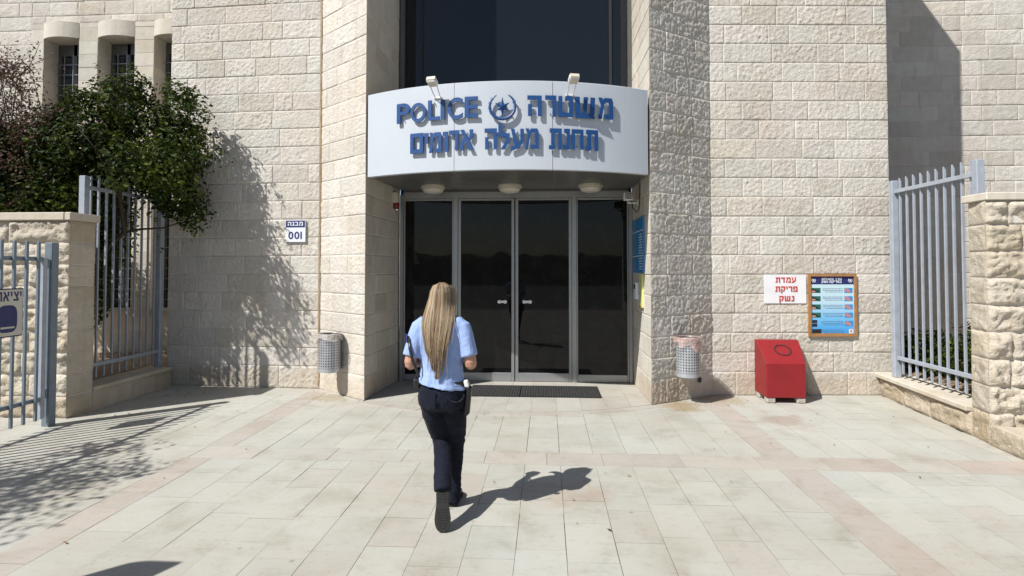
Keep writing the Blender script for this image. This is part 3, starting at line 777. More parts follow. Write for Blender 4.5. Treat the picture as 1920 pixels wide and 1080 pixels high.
# emblem: open laurel ring and a six-pointed faceted star
em = thing('emblem', None, None); attach(em, cn)
ec, ez = -.004, 3.605
mb = MB(); pts = []; rad = []
for i in range(41):
    t = radians(-90 - 152 + 304 * i / 40); pts.append(cyl(ec + .148 * cos(t), ez + .150 * sin(t), .05)); rad.append(.006 + .013 * sin(pi * i / 40) ** .6)
mb.tube(pts, rad, 8)
for i in range(4, 37, 3):
    t = radians(-90 - 152 + 304 * i / 40); sg = 1 if i > 20 else -1
    for rr, tw in ((.163, .5), (.133, .5)):
        tip = t + sg * .12
        mb.tube([cyl(ec + .148 * cos(t), ez + .15 * sin(t), .05), cyl(ec + (rr + (.006 if rr > .15 else -.006)) * cos(tip), ez + (rr + (.006 if rr > .15 else -.006)) * sin(tip), .056)], [.007, .003], 6)
mb.build('laurel_ring', M['blue_letter'], em)
mb = MB(); vs = [cyl(ec, ez - .005, .085)]
for i in range(12):
    t = pi / 2 + pi * i / 6; r = (.122 if i in (0, 6) else .104) if i % 2 == 0 else .038
    vs.append(cyl(ec + r * cos(t), ez - .005 + r * sin(t), .045 if i % 2 == 0 else .05))
vs.append(cyl(ec, ez - .005, .03))
mb.add(vs, [(0, 1 + i, 1 + (i + 1) % 12) for i in range(12)] + [(13, 1 + (i + 1) % 12, 1 + i) for i in range(12)])
mb.build('star', M['blue_letter'], em)
for dx, dz in ((-.1, -.1), (.1, -.1), (0, 0)): MB().tube([cyl(ec + dx, ez + dz, .004), cyl(ec + dx, ez + dz, .045)], .006, 8).build('stud', M['blue_letter'], em)

# ceiling lights under the soffit
for xx, where in ((-1.62, 'nearest the siren'), (-.52, 'above the meeting of the two doors'), (.62, 'nearest the grilled floodlight')):
    t = thing('ceiling_light', 'round frosted ceiling light under the canopy, ' + where, 'ceiling light', (xx, 8.03, ZB + .01), 'ceiling lights under the canopy')
    MB().rings([(xx, 8.03, ZB + .010, .17, .17), (xx, 8.03, ZB - .028, .175, .175), (xx, 8.03, ZB - .032, .165, .165)], 32).build('base_ring', M['cream'], t, smooth=False)
    MB().rings([(xx, 8.03, ZB - .03, .160, .160), (xx, 8.03, ZB - .06, .150, .150), (xx, 8.03, ZB - .085, .12, .12), (xx, 8.03, ZB - .1, .07, .07), (xx, 8.03, ZB - .104, .02, .02)], 32).build('lamp_shade', M['lampglass'], t, smooth=True)

# floodlights hooked over the fascia's top edge
for s_, lab, tw, flip in ((-.80, 'small white floodlight on the canopy rim above the letters POLICE', .25, 0), (.80, 'small white floodlight on the canopy rim, showing its lamp face, above the Hebrew letters', -.1, 1)):
    th_ = s_ / RR; ux = Vector((cos(th_), sin(th_), 0)); un = Vector((sin(th_), -cos(th_), 0))
    P = lambda a, n_, z: Vector(cyl(s_, 0, 0)) * Vector((1, 1, 0)) if False else Vector((cyl(s_, z, n_)[0], cyl(s_, z, n_)[1], z)) + ux * a
    t = thing('floodlight', lab, 'floodlight', tuple(P(0, 0, ZT)), 'floodlights on the canopy rim')
    br = MB()
    for a in (-.035, .035): br.tube([P(a, .012, ZT - .17), P(a * 1.1, .09, ZT - .11), P(a * 1.3, .16, ZT - .04)], .007, 8)
    br.tube([P(-.05, .012, ZT - .17), P(.05, .012, ZT - .17)], .012, 8)
    br.build('bracket', M['white'], t)
    R3 = Matrix((ux, un, Vector((0, 0, 1)))).transposed() @ Matrix.Rotation(radians(28), 3, 'X')
    c = P(0, .18, ZT - .025)
    hd = MB(); hd.box(c, (.118, .105, .062), R3, .012); hd.build('housing', M['white'], t)
    lf = MB(); lf.box(c + R3 @ Vector((0, -.004, -.031)), (.092, .08, .012), R3); lf.build('lens', M['cream'], t)
    vs_ = MB(); vs_.box(c + R3 @ Vector((0, .055, .005)), (.108, .008, .045), R3); vs_.build('cooling_fin', M['cream'], t)

# siren box on the left reveal
t = thing('alarm_siren', 'cream alarm box with dark red siren lens in the upper left corner of the doorway', 'alarm', (-2.25, 8.3, 2.6))
MB().bx(-2.275, -2.19, 8.23, 8.37, 2.66, 2.82, .012).build('housing', M['cream'], t)
mb = MB(); mb.rings([(-2.225, 8.30, 2.66, .05, .055), (-2.225, 8.30, 2.62, .052, .057), (-2.225, 8.30, 2.575, .045, .05)], 20); mb.bx(-2.275, -2.2, 8.26, 8.34, 2.59, 2.655); mb.build('lens', M['siren_red'], t, smooth=False)
MB().rings([(-2.222, 8.30, 2.575, .042, .042), (-2.222, 8.30, 2.55, .036, .036), (-2.222, 8.3, 2.54, .01, .01)], 20).build('horn', M['steel'], t, smooth=True)
# grilled lamp on a bracket at the right reveal with dangling cable
t = thing('grilled_floodlight', 'small white grilled floodlight on a bracket with hanging cable, right side of the doorway', 'floodlight', (1.28, 8.0, 2.6))
MB().bx(1.07, 1.20, 7.93, 8.05, 2.635, 2.745, .012).build('housing', M['white'], t)
gb = MB(); gb.bx(1.088, 1.182, 7.922, 7.931, 2.652, 2.728); gb.build('lens', M['black'], t)
gb = MB()
for i in range(3): gb.bx(1.105 + i * .03, 1.112 + i * .03, 7.914, 7.9215, 2.65, 2.73)
for i in range(2): gb.bx(1.088, 1.182, 7.914, 7.9215, 2.672 + i * .028, 2.679 + i * .028)
gb.build('grille', M['white'], t)
MB().tube([(1.13, 7.99, 2.64), (1.13, 7.99, 2.60), (1.29, 7.97, 2.60)], .012, 8).bx(1.26, 1.285, 7.92, 8.03, 2.56, 2.64).build('bracket', M['white'], t)
MB().tube([(1.18, 8.0, 2.63), (1.2, 7.95, 2.52), (1.235, 7.9, 2.46), (1.262, 7.87, 2.50), (1.27, 7.85, 2.65), (1.272, 7.84, 2.87)], .007, 8).build('cable', M['black'], t, smooth=True)
# notices on the right reveal
t = thing('blue_notice_board', 'blue notice board with white lettering on the right side wall of the doorway', 'notice board', (1.27, 8.0, 2.0))
MB().bx(1.262, 1.284, 7.56, 8.43, 1.63, 2.38).build('board', M['bluenotice'], t)
mb = MB(); mb.bx(1.257, 1.2615, 7.56, 8.43, 2.195, 2.207); mb.bx(1.257, 1.2615, 7.56, 8.43, 1.855, 1.867); mb.build('divider', M['signwhite'], t)
mb = MB(); rn = random.Random(3)
for k in range(14):
    z = 2.15 - k * .036
    if abs(z - 1.86) < .02: continue
    y = 7.62
    while y < 7.86:
        w_ = rn.uniform(.02, .06); mb.bx(1.2595, 1.2618, y, y + w_, z - .006, z + .006); y += w_ + .014
mb.build('text_lines', M['signwhite'], t)
t = thing('door_plate', 'narrow yellow-green plate on the right side wall of the doorway under the blue board', 'plate', (1.27, 7.8, 1.3))
MB().bx(1.255, 1.284, 7.63, 7.80, 1.17, 1.62).build('plate', M['yellowgreen'], t)
MB().bx(1.250, 1.2545, 7.63, 7.80, 1.165, 1.19).build('edge_strip', M['wood'], t)
t = thing('intercom', 'pale grey intercom box on the right side wall of the doorway beside the yellow-green plate', 'intercom', (1.27, 8.2, 1.3))
MB().bx(1.235, 1.282, 8.02, 8.22, 1.26, 1.50, .01).build('housing', M['signwhite'], t)
mb = MB(); mb.bx(1.231, 1.2345, 8.06, 8.18, 1.40, 1.47); mb.build('speaker_grille', M['black'], t)

# ================================================================== WALL SIGNS
def plane(P0, dx, n, z0=0):
    """map (x along, z, d out) onto a wall plane"""
    P0 = Vector((P0[0], P0[1], 0)); dx = Vector((dx[0], dx[1], 0)).normalized(); n = Vector((n[0], n[1], 0)).normalized()
    return lambda x, z, d: tuple(P0 + dx * x + n * d + Vector((0, 0, z)))
def slab(mb, mp, x0, x1, z0, z1, d0, d1):
    vs = [mp(x, z, d) for d in (d0, d1) for x, z in ((x0, z0), (x1, z0), (x1, z1), (x0, z1))]
    mb.add(vs, [(4, 5, 6, 7), (3, 2, 1, 0), (0, 1, 5, 4), (1, 2, 6, 5), (2, 3, 7, 6), (3, 0, 4, 7)]); return mb

# 001 plate on the left wall
dl = Vector((2.31, -.12)).normalized(); ml = plane((-5.51, 7.985), dl, (dl.y, -dl.x))
t = thing('building_number_plate', 'small white and navy plate reading 001 on the limestone wall left of the entrance', 'number plate', (-3.55, 7.87, 2.1))
sx0, sx1 = 1.812, 2.108
slab(MB(), ml, sx0, sx1, 2.065, 2.375, .012, .032).build('plate', M['signwhite'], t)
slab(MB(), ml, sx0 + .006, sx1 - .006, 2.272, 2.369, .0321, .034).build('header', M['navy'], t)
mb = MB(); text_mesh(mb, 'מבנה', sx0 + .035, sx1 - .035, 2.295, 2.350, ml, .0341, .0355, .018, rtl=True); mb.build('lettering', M['signwhite'], t)
mb = MB(); text_mesh(mb, '001', sx0 + .045, sx1 - .05, 2.105, 2.212, ml, .0321, .034, .022); mb.build('numerals', M['navy'], t)

dr = Vector((2.4, .16)).normalized(); mr = plane((2.2, 7.77), dr, (dr.y, -dr.x))
def rx(u): return u            # metres along the right wall from its inner corner
t = thing('paper_notice', 'white sheet with red Hebrew lettering on the wall above the red box', 'notice', (3.2, 7.8, 1.4))
a0, a1, b0, b1 = .70, 1.262, 1.225, 1.61
mb = MB(); q = 10; vs = []
for i in range(q + 1):
    for j in range(q + 1):
        x = a0 + (a1 - a0) * i / q; z = b0 + (b1 - b0) * j / q; vs.append(mr(x, z, .016 + .004 * noise.noise(Vector((x * 5, z * 5, 2)))))
n1 = len(vs); vs += [mr(a0 + (a1 - a0) * i / q, b0 + (b1 - b0) * j / q, .008) for i in range(q + 1) for j in range(q + 1)]
fs = [(i * (q + 1) + j, (i + 1) * (q + 1) + j, (i + 1) * (q + 1) + j + 1, i * (q + 1) + j + 1) for i in range(q) for j in range(q)]
fs += [tuple(k + n1 for k in f_[::-1]) for f_ in fs]
for i in range(q): fs += [(i * (q + 1), i * (q + 1) + n1, (i + 1) * (q + 1) + n1, (i + 1) * (q + 1)), ((i + 1) * (q + 1) + q, (i + 1) * (q + 1) + q + n1, i * (q + 1) + q + n1, i * (q + 1) + q), (i + 1, i + 1 + n1, i + n1, i), (q * (q + 1) + i, q * (q + 1) + i + n1, q * (q + 1) + i + 1 + n1, q * (q + 1) + i + 1)]
mb.add(vs, fs); mb.build('sheet', M['paperwhite'], t)
for w_, l_, r_, z_0, z_1 in (('עמדת', .15, .14, 1.497, 1.572), ('פריקת', .145, .12, 1.362, 1.452), ('נשק', .195, .165, 1.235, 1.325)):
    mb = MB(); text_mesh(mb, w_, a0 + l_, a1 - r_, z_0, z_1, mr, .0195, .0215, .03, True); mb.build('lettering', M['redprint'], t)

# framed procedure poster
t = thing('framed_poster', 'blue instruction poster in a brown wooden frame on the wall right of the white notice', 'poster', (3.8, 7.85, 1.2))
p0, p1, q0, q1 = 1.283, 1.930, .785, 1.618; fr = .034
mb = MB(); slab(mb, mr, p0, p1, q1 - fr, q1, .008, .036); slab(mb, mr, p0, p1, q0, q0 + fr * 1.2, .008, .036)
slab(mb, mr, p0, p0 + fr, q0 + fr * 1.2, q1 - fr, .008, .036); slab(mb, mr, p1 - fr, p1, q0 + fr * 1.2, q1 - fr, .008, .036); mb.build('frame', M['wood'], t)
ia, ib, ja, jb = p0 + fr, p1 - fr, q0 + fr * 1.2, q1 - fr
m = N('poster_gradient_print'); sp = m.node('ShaderNodeSeparateXYZ'); m.link(m.node('ShaderNodeUVMap').outputs[0], sp.inputs[0])
m.link(m.ramp(sp.outputs[1], [(0.0, srgb(60, 150, 215)), (0.28, srgb(120, 185, 228)), (0.55, srgb(185, 212, 228)), (1.0, srgb(196, 222, 226))]), m.b.inputs['Base Color']); m.set(Roughness=0.3)
mb = MB(); slab(mb, mr, ia, ib, ja, jb, .010, .018); mb.uv = [(0, 0), (1, 0), (1, 1), (0, 1)] * 2; mb.build('print', m.m, t)
hz = jb - .105
slab(MB(), mr, ia, ib, hz, jb, .0181, .0195).build('header', M['navy'], t)
mb = MB(); text_mesh(mb, 'סדר פעולות', ia + .15, ib - .16, hz + .056, jb - .012, mr, .0196, .021, .03, True)
text_mesh(mb, 'בפריקת נשק', ia + .15, ib - .16, hz + .010, hz + .05, mr, .0196, .021, .03, True); mb.build('title_lettering', M['signwhite'], t)
mb = MB()
for cx_ in (ia + .045, ib - .045):
    pts = [mr(cx_ + .024 * cos(radians(-90 - 140 + 280 * i / 16)), hz + .052 + .026 * sin(radians(-90 - 140 + 280 * i / 16)), .0205) for i in range(17)]
    mb.tube(pts, .003, 6); slab(mb, mr, cx_ - .009, cx_ + .009, hz + .04, hz + .066, .0196, .021)
mb.build('crest', M['signwhite'], t)
mg = paint('print_dark_green', (0.02, 0.13, 0.10), 0.4); mblu = paint('print_bright_blue', (0.03, 0.25, 0.62), 0.4)
mp_ = paint('print_skin_pink', (0.55, 0.22, 0.17), 0.4); md = paint('print_black', (0.02, 0.02, 0.025), 0.4); mpl = paint('print_pale', (0.62, 0.72, 0.8), 0.4)
rows = [hz - .082 - i * (hz - ja - .10) / 5 * 0.99 for i in range(6)]
rn = random.Random(5); mtx = paint('print_text', (0.10, 0.14, 0.22), .5)
for i, z in enumerate(rows):
    G_ = MB(); D_ = MB(); U_ = MB(); K_ = MB(); T_ = MB(); Lp = MB()
    zh = .033
    if i < 4:
        slab(G_, mr, ia + .015, ia + .135, z - zh, z + zh, .0181, .0195)
        D_.add([mr(ia + .02, z + .028, .0200), mr(ia + .03, z + .005, .0200), mr(ia + .10, z - .026, .0200), mr(ia + .13, z - .022, .0200), mr(ia + .07, z + .01, .0200)], [(0, 1, 2, 3, 4)])
        K_.add([mr(ia + .018, z - .005, .0203), mr(ia + .02, z - .03, .0203), mr(ia + .07, z - .02, .0203), mr(ia + .06, z - .002, .0203)], [(0, 1, 2, 3)])
    elif i == 4:
        slab(D_, mr, ia + .02, ia + .085, z + .004, z + zh + .012, .0181, .0195); slab(D_, mr, ia + .02, ia + .085, z - zh - .012, z - .004, .0181, .0195)
    else: slab(D_, mr, ia + .02, ia + .14, z - zh, z + zh, .0181, .0195)
    if i < 5:
        slab(U_, mr, ib - .125, ib - .015, z - zh, z + zh, .0181, .0195)
        K_.add([mr(ib - .12, z + .026, .0200), mr(ib - .118, z - .012, .0200), mr(ib - .08, z - .022, .0200), mr(ib - .03, z - .028, .0200), mr(ib - .06, z + .012, .0200), mr(ib - .085, z + .028, .0200)], [(0, 1, 2, 3, 4, 5)])
    else:
        slab(Lp, mr, ib - .07, ib - .012, z - zh, z + zh, .0181, .0195); slab(K_, mr, ib - .055, ib - .03, z - .01, z + .025, .0196, .0205)
    for k in range(3):
        zz = z + .022 - .021 * k; x = ia + .165 + (0.0 if i < 4 else -.02) + (.03 if k == 2 else 0); 
        while x < ib - .145:
            w_ = rn.uniform(.012, .04); w_ = min(w_, ib - .14 - x); slab(T_, mr, x, x + w_, zz - .0035, zz + .0035, .0181, .0190); x += w_ + .007
    for nm_, q_, mt_ in (('photo', G_, mg), ('photo', U_, mblu), ('photo_detail', D_, md), ('photo_detail', K_, mp_), ('photo', Lp, mpl), ('text_lines', T_, mtx)):
        if q_.f: q_.build(nm_, mt_, t)

# ================================================================== RED BOX
t = thing('red_box', 'red metal box with slanted top and black ring on concrete feet by the wall', 'box', (3.0, 7.6, 0))
fy, by = 7.36, 7.80; xl, xr = 2.752, 3.232
mb = MB()
prof = [(by, .07), (by, .75), (by - .07, .745), (fy, .497), (fy, .07)]
bev = .006
def skew(y): return (y - fy) / (by - fy)
vs = []
for (y, z) in prof: vs.append((xl + .01 * skew(y), y, z))
for (y, z) in prof: vs.append((xr + .085 * skew(y), y, z))
mb.add(vs, [(0, 1, 2, 3, 4), (9, 8, 7, 6, 5), (1, 0, 5, 6), (2, 1, 6, 7), (3, 2, 7, 8), (4, 3, 8, 9), (0, 4, 9, 5)])
body = mb.build('body', M['red'], t)
bv = body.modifiers.new('b', 'BEVEL'); bv.width = .008; bv.segments = 2
A = Vector((xl, fy, .497)); Bv = Vector((xr, fy, .497)); Cv = Vector((xl, by - .07, .745))
ex = (Bv - A).normalized(); ey = (Cv - A).normalized(); en = ex.cross(ey).normalized(); cc = A + ex * .285 + ey * .25
mb = MB(); q = 40; vs = []
for i in range(q):
    a = 2 * pi * i / q
    for r in (.105, .089):
        for h in (.001, .006): vs.append(cc + (ex * cos(a) + ey * sin(a)) * r + en * h)
fs = []
for i in range(q):
    o = i * 4; p = ((i + 1) % q) * 4; fs += [(o + 1, o + 3, p + 3, p + 1), (o, o + 1, p + 1, p), (o + 3, o + 2, p + 2, p + 3)]
mb.add(vs, fs); mb.build('opening_ring', M['black_ink'], t)
for (x, y) in ((xl + .06, fy + .06), (xr - .05, fy + .06), (xl + .07, by - .08), (xr - .0, by - .08)):
    MB().bx(x - .055, x + .055, y - .05, y + .05, 0, .072, .012).build('foot', M['concrete'], t)

# ================================================================== BINS
def bin_(P, nrm, z0, z1, label, bagmat, flare):
    n_ = Vector((nrm[0], nrm[1], 0)).normalized(); ux = Vector((-n_.y, n_.x, 0)); r = .142; c = Vector((P[0], P[1], 0)) + n_ * (r + .03)
    t = thing('litter_bin', label, 'litter bin', (c.x, c.y, 0), 'perforated bins on the entrance piers')
    mb = MB(); q = 36; uv = []; vs = []
    for z in (z0, z0 + .01, z1):
        for i in range(q + 1):
            a = 2 * pi * i / q; p = c + (ux * cos(a) + n_ * sin(a)) * r; vs.append((p.x, p.y, z)); uv.append((a * r, z - z0))
    fs = [(k * (q + 1) + i, k * (q + 1) + i + 1, (k + 1) * (q + 1) + i + 1, (k + 1) * (q + 1) + i) for k in range(2) for i in range(q)]
    mb.add(vs, fs); mb.uv = uv; mb.build('drum', M['perf'], t, smooth=True)
    mb = MB(); mb.add([tuple(c + (ux * cos(2 * pi * i / q) + n_ * sin(2 * pi * i / q)) * (r - .002) + Vector((0, 0, z0 + .012))) for i in range(q)], [tuple(range(q))]); mb.build('drum_floor', M['alu'], t)
    mb = MB(); pts = [c + (ux * cos(2 * pi * i / q) + n_ * sin(2 * pi * i / q)) * r + Vector((0, 0, z1)) for i in range(q + 1)]
    mb.tube(pts, .008, 8, cap=False); mb.build('rim', M['alu'], t, smooth=True)
    mb = MB(); b = c - n_ * (r + .012)
    R3 = Matrix((ux, n_, Vector((0, 0, 1)))).transposed(); mb.box(b + Vector((0, 0, (z0 + z1) / 2)), (.06, .026, z1 - z0 - .06), R3); mb.build('wall_bracket', M['alu'], t)
    mb = MB(); vs = []; rows_ = 7                   # liner bag folded over the rim
    for k in range(rows_):
        for i in range(q + 1):
            a = 2 * pi * i / q; w_ = noise.noise(Vector((cos(a) * 2.2 + 5, sin(a) * 2.2, k * .5 + z0 * 7)))
            drop = (.10 + .07 * w_ + flare * .06 * cos(a - .9)) * max(0, (k - 2)) / 4
            rr_ = r - .012 if k == 0 else (r + .002 if k == 1 else r + .012 + .010 * (k - 2) * (0.6 + w_) + max(0, flare * cos(a)) ** 3 * .035 * min(1, k - 1))
            zz = z1 - .10 if k == 0 else (z1 + .012 if k in (1, 2) else z1 - drop)
            p = c + (ux * cos(a) + n_ * sin(a)) * max(.05, rr_)
            vs.append((p.x, p.y, zz + .006 * w_))
    mb.add(vs, [(k * (q + 1) + i, k * (q + 1) + i + 1, (k + 1) * (q + 1) + i + 1, (k + 1) * (q + 1) + i) for k in range(rows_ - 1) for i in range(q)])
    mb.build('liner_bag', bagmat, t, smooth=True); return t
bin_((-2.755, 7.514), (-.618, -.787), .335, .825, 'perforated grey litter bin with a clear bag on the left pier', M['bag_clear'], -1.0)
bin_((1.665, 7.417), (.55, -.835), .345, .825, 'perforated grey litter bin with a pink bag on the right pier', M['bag_pink'], 1.0)
t = thing('drain_outlet', 'small round black pipe outlet low on the right pier beside the bin', 'pipe outlet', (1.965, 7.60, .25))
nn_ = Vector((.55, -.835, 0)); pc = Vector((1.985, 7.628, .235))
mb = MB(); mb.tube([pc - nn_ * .02, pc + nn_ * .012], .052, 20); mb.build('collar', M['concrete'], t)
mb = MB(); mb.tube([pc - nn_ * .02, pc + nn_ * .016], .036, 20); mb.build('pipe', M['black'], t)

# door mats
for x0, x1, lab in ((-1.05, -.365, 'narrow black ribbed rubber mat at the doors, partly behind the woman'), (-.35, .70, 'wide black ribbed rubber mat in front of the right glass door')):
    t = thing('door_mat', lab, 'door mat', ((x0 + x1) / 2, 7.83, .01), 'rubber mats at the doors')
    MB().bx(x0, x1, 7.50, 8.17, .0075, .020).build('ribbed_mat', M['mat'], t)
    e = MB(); e.bx(x0 - .012, x0 - .0005, 7.49, 8.18, .007, .016); e.bx(x1 + .0005, x1 + .012, 7.49, 8.18, .007, .016)
    e.bx(x0, x1, 7.488, 7.4995, .007, .016); e.bx(x0, x1, 8.1705, 8.182, .007, .016); e.build('mat_border', M['black'], t)

# ================================================================== BOUNDARY WALLS AND FENCES
# left wall + pillar end
t = thing('boundary_wall', 'rock-faced limestone boundary wall with flat coping behind the gate on the left', 'stone wall', (-5.5, 6.3, 0))
stones('rock_face', (-9.5, 6.15), (-5.40, 6.15), 0, 2.24, M['rock'], t, seed=41, relief=.014, freq=17, res=.021, bulge=.028, pitch=.25, zb=-.01, gap=.008, margin=.02, wr=(.35, .7))
stones('end_face', (-5.40, 6.13), (-5.40, 6.50), 0, 2.24, M['rock'], t, seed=42, relief=.006, freq=18, res=.024, bulge=.012, pitch=.25, zb=-.01, wr=(.5, .9), gap=.007)
stones('rear_face', (-5.40, 6.50), (-9.5, 6.50), 0, 2.24, M['rock'], t, seed=43, relief=0, pitch=.25, zb=-.01)
mb = MB(); x = -9.55
while x < -5.37:
    x1 = min(-5.37, x + .82); mb.box(((x + x1) / 2, 6.325, 2.285), (x1 - x - .004, .44, .09), None, .008, (random.random(), random.random(), .2)); x = x1
mb.build('coping', M['coping'], t)
t = thing('low_wall', 'low shaded limestone wall under the left fence panel', 'low wall', (-5.5, 7.2, 0))
stones('wall_face', (-5.40, 6.505), (-5.42, 7.97), 0, .235, M['stone_smooth'], t, seed=44, relief=0, pitch=.5, wr=(.4, .6))
mb = MB(); mb.box((-5.565, 7.235, .252), (.36, 1.465, .05), None, .006, (.5, .5, .3)); mb.build('coping', M['coping'], t)
MB().bx(-5.74, -5.43, 6.51, 7.96, 0, .226).build('wall_core', M['mortar'], t)
# right
t = thing('boundary_wall', 'rock-faced limestone pillar wall at the right edge of the picture', 'stone wall', (4.4, 6, 0))
stones('rock_face', (4.235, 5.76), (8.0, 5.76), 0, 2.35, M['rock'], t, seed=45, relief=.014, freq=17, res=.020, bulge=.030, pitch=.26, zb=.04, gap=.008, margin=.02, wr=(.35, .7))
stones('end_face', (4.285, 6.05), (4.235, 5.76), 0, 2.35, M['rock'], t, seed=46, relief=.008, freq=18, res=.020, bulge=.010, pitch=.26, zb=.04, wr=(.6, .9), gap=.007)
stones('rear_face', (8.0, 6.05), (4.285, 6.05), 0, 2.35, M['rock'], t, seed=47, relief=0, pitch=.26, zb=.04)
mb = MB(); x = 4.225
while x < 8.0:
    x1 = x + .8; mb.box(((x + x1) / 2, 5.90, 2.39), (x1 - x - .004, .345, .075), None, .008, (random.random(), random.random(), .1)); x = x1
mb.build('coping', M['coping'], t)
t = thing('low_wall', 'low rock-faced limestone wall under the right fence panel, bathed in sun', 'low wall', (4.45, 7, 0))
stones('wall_face', (4.43, 7.90), (4.29, 6.055), 0, .245, M['rock'], t, seed=48, relief=.010, freq=17, res=.022, bulge=.022, pitch=.5, wr=(.5, .8), gap=.008)
mb = MB(); mb.box((4.505, 6.99, .272), (.40, 1.85, .055), Matrix.Rotation(radians(-4.2), 3, 'Z'), .008, (.6, .3, .1)); mb.build('coping', M['coping'], t)
mb = MB(); mb.box((4.55, 6.98, .118), (.30, 1.83, .236), Matrix.Rotation(radians(-4.2), 3, 'Z')); mb.build('wall_core', M['mortar'], t)
t = thing('kerb_wall', 'low rock-faced kerb running from the right pillar towards the viewer', 'kerb', (4.2, 5, 0))
stones('kerb_face', (4.232, 5.74), (4.05, 3.3), 0, .20, M['rock'], t, seed=49, relief=.008, freq=17, res=.024, bulge=.014, pitch=.5, wr=(.5, .9), gap=.008)
mb = MB(); mb.box((4.30, 4.50, .1), (.30, 2.44, .19), Matrix.Rotation(radians(-4.2), 3, 'Z'), .02, (.5, .4, .2)); mb.build('kerb_core', M['coping'], t)

def fence(label, x, ya, yb, z0, ztop, posts, n, mat, side):
    """panel in a plane of constant x; bars between the posts"""
    t = thing('fence_panel', label, 'fence', (x, (ya + yb) / 2, z0))
    for y in posts:
        MB().bx(x - .04, x + .04, y - .04, y + .04, z0, ztop, .006).build('post', mat, t)
    lo, hi = min(ya, yb), max(ya, yb)
    for z in (2.675, .505 if x < 0 else .555):
        MB().bx(x + side * .0, x + side * .026, lo, hi, z - .024, z + .024, .004).build('rail', mat, t)
    for i in range(n):
        y = lo + (hi - lo) * (i + .5) / n
        zb_, zt_ = z0 + .06, ztop - .01
        mb = MB(); w = .0115
        vs = [(x - .024, y - w, zb_), (x - .001, y - w, zb_), (x - .001, y + w, zb_), (x - .024, y + w, zb_)]
        if side < 0: vs = [(x + .001 + (.022 if k in (1, 2) else .0), p[1], p[2]) for k, p in enumerate(vs)]
        vs += [(p[0], p[1], zt_ + (.03 if (p[0] - x) * side > -.02 else -.012)) for p in vs]
        mb.add(vs, [(3, 2, 1, 0), (4, 5, 6, 7), (0, 1, 5, 4), (1, 2, 6, 5), (2, 3, 7, 6), (3, 0, 4, 7)]); mb.build('bar', mat, t)
    return t
fence('shaded blue-grey steel bar fence panel under the bush on the left', -5.58, 6.58, 7.86, .277, 2.81, (6.535, 7.90), 10, M['fence'], 1)
fence('sunlit pale blue-grey steel bar fence panel on the low wall at right', 4.47, 7.56, 6.21, .30, 2.82, (7.61, 6.165), 10, M['fence'], -1)

# gate with its post
t = thing('gate_post', 'square slate-blue steel gate post in front of the left wall end', 'post', (-5.36, 5.86, 0))
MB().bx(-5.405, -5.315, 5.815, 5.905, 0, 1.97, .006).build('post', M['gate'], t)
hg = MB(); hg.tube([(-5.345, 5.80, 1.70), (-5.345, 5.80, 1.79)], .016, 10); hg.tube([(-5.345, 5.80, .31), (-5.345, 5.80, .40)], .016, 10); hg.build('hinge', M['gate'], t)
t = thing('barred_gate', 'open slate-blue barred gate leaf at the left edge carrying a white sign', 'gate', (-5.36, 4.6, 0))
MB().bx(-5.385, -5.335, 5.735, 5.785, .10, 1.81, .004).build('stile', M['fence'], t)
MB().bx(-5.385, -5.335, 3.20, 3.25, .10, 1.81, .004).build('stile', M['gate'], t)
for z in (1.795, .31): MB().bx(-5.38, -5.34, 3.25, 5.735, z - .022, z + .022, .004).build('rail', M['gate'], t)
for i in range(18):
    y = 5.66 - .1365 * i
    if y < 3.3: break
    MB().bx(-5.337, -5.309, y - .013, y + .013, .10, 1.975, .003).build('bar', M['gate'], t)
t = thing('gate_sign', 'off-white sign with navy border and Hebrew exit lettering hung on the gate bars', 'sign', (-5.3, 5.2, 1.2))
mg_ = plane((-5.300, 5.47), (0, -1), (1, 0))
mgx = lambda x, z, d: (-5.300 + d, 5.47 - x, z)      # x runs toward the camera
# reading direction: the sign faces +X, so its left edge (seen) is the one nearer the camera
mgs = lambda x, z, d: (-5.300 + d, 5.15 + x, z)
slab(MB(), mgs, 0, .32, 1.015, 1.495, -.006, .002).build('panel', M['navy'], t)
slab(MB(), mgs, .008, .312, 1.027, 1.483, .0021, .004).build('face', M['sage'], t)
mb = MB(); text_mesh(mb, 'יציאה', .03, .296, 1.370, 1.462, mgs, .0041, .0055, .02, True); mb.build('lettering', M['navy'], t)
mb = MB(); q = 28
v2 = [(.15 + .105 * (abs(cos(2 * pi * i / q)) ** .6) * (1 if cos(2 * pi * i / q) >= 0 else -1), 1.195 + .135 * (abs(sin(2 * pi * i / q)) ** .6) * (1 if sin(2 * pi * i / q) >= 0 else -1)) for i in range(q)]
solid(v2, [tuple(range(q))], mgs, .0041, .0055, mb); mb.build('pictogram', M['navy'], t)
slab(MB(), mgs, .08, .225, 1.10, 1.118, .0056, .0065).build('pictogram_bar', M['sage'], t)

# board on a post, added outside the left edge and shaped for its shadow
t = thing('shadow_board', 'unseen board on a steel post, added beyond the left edge to cast a shadow', 'sign', (-3.62, 1.93, 0))
MB().tube([(-3.64, 1.90, 0), (-3.64, 1.90, 2.1)], .025, 12).build('post', M['fence'], t)
mb = MB(); mb.prism([(-3.80, 1.80), (-3.40, 1.80), (-3.555, 2.18), (-3.74, 2.18), (-3.79, 2.165), (-3.82, 2.12)], 1.925, 1.945); mb.build('board', M['signwhite'], t)

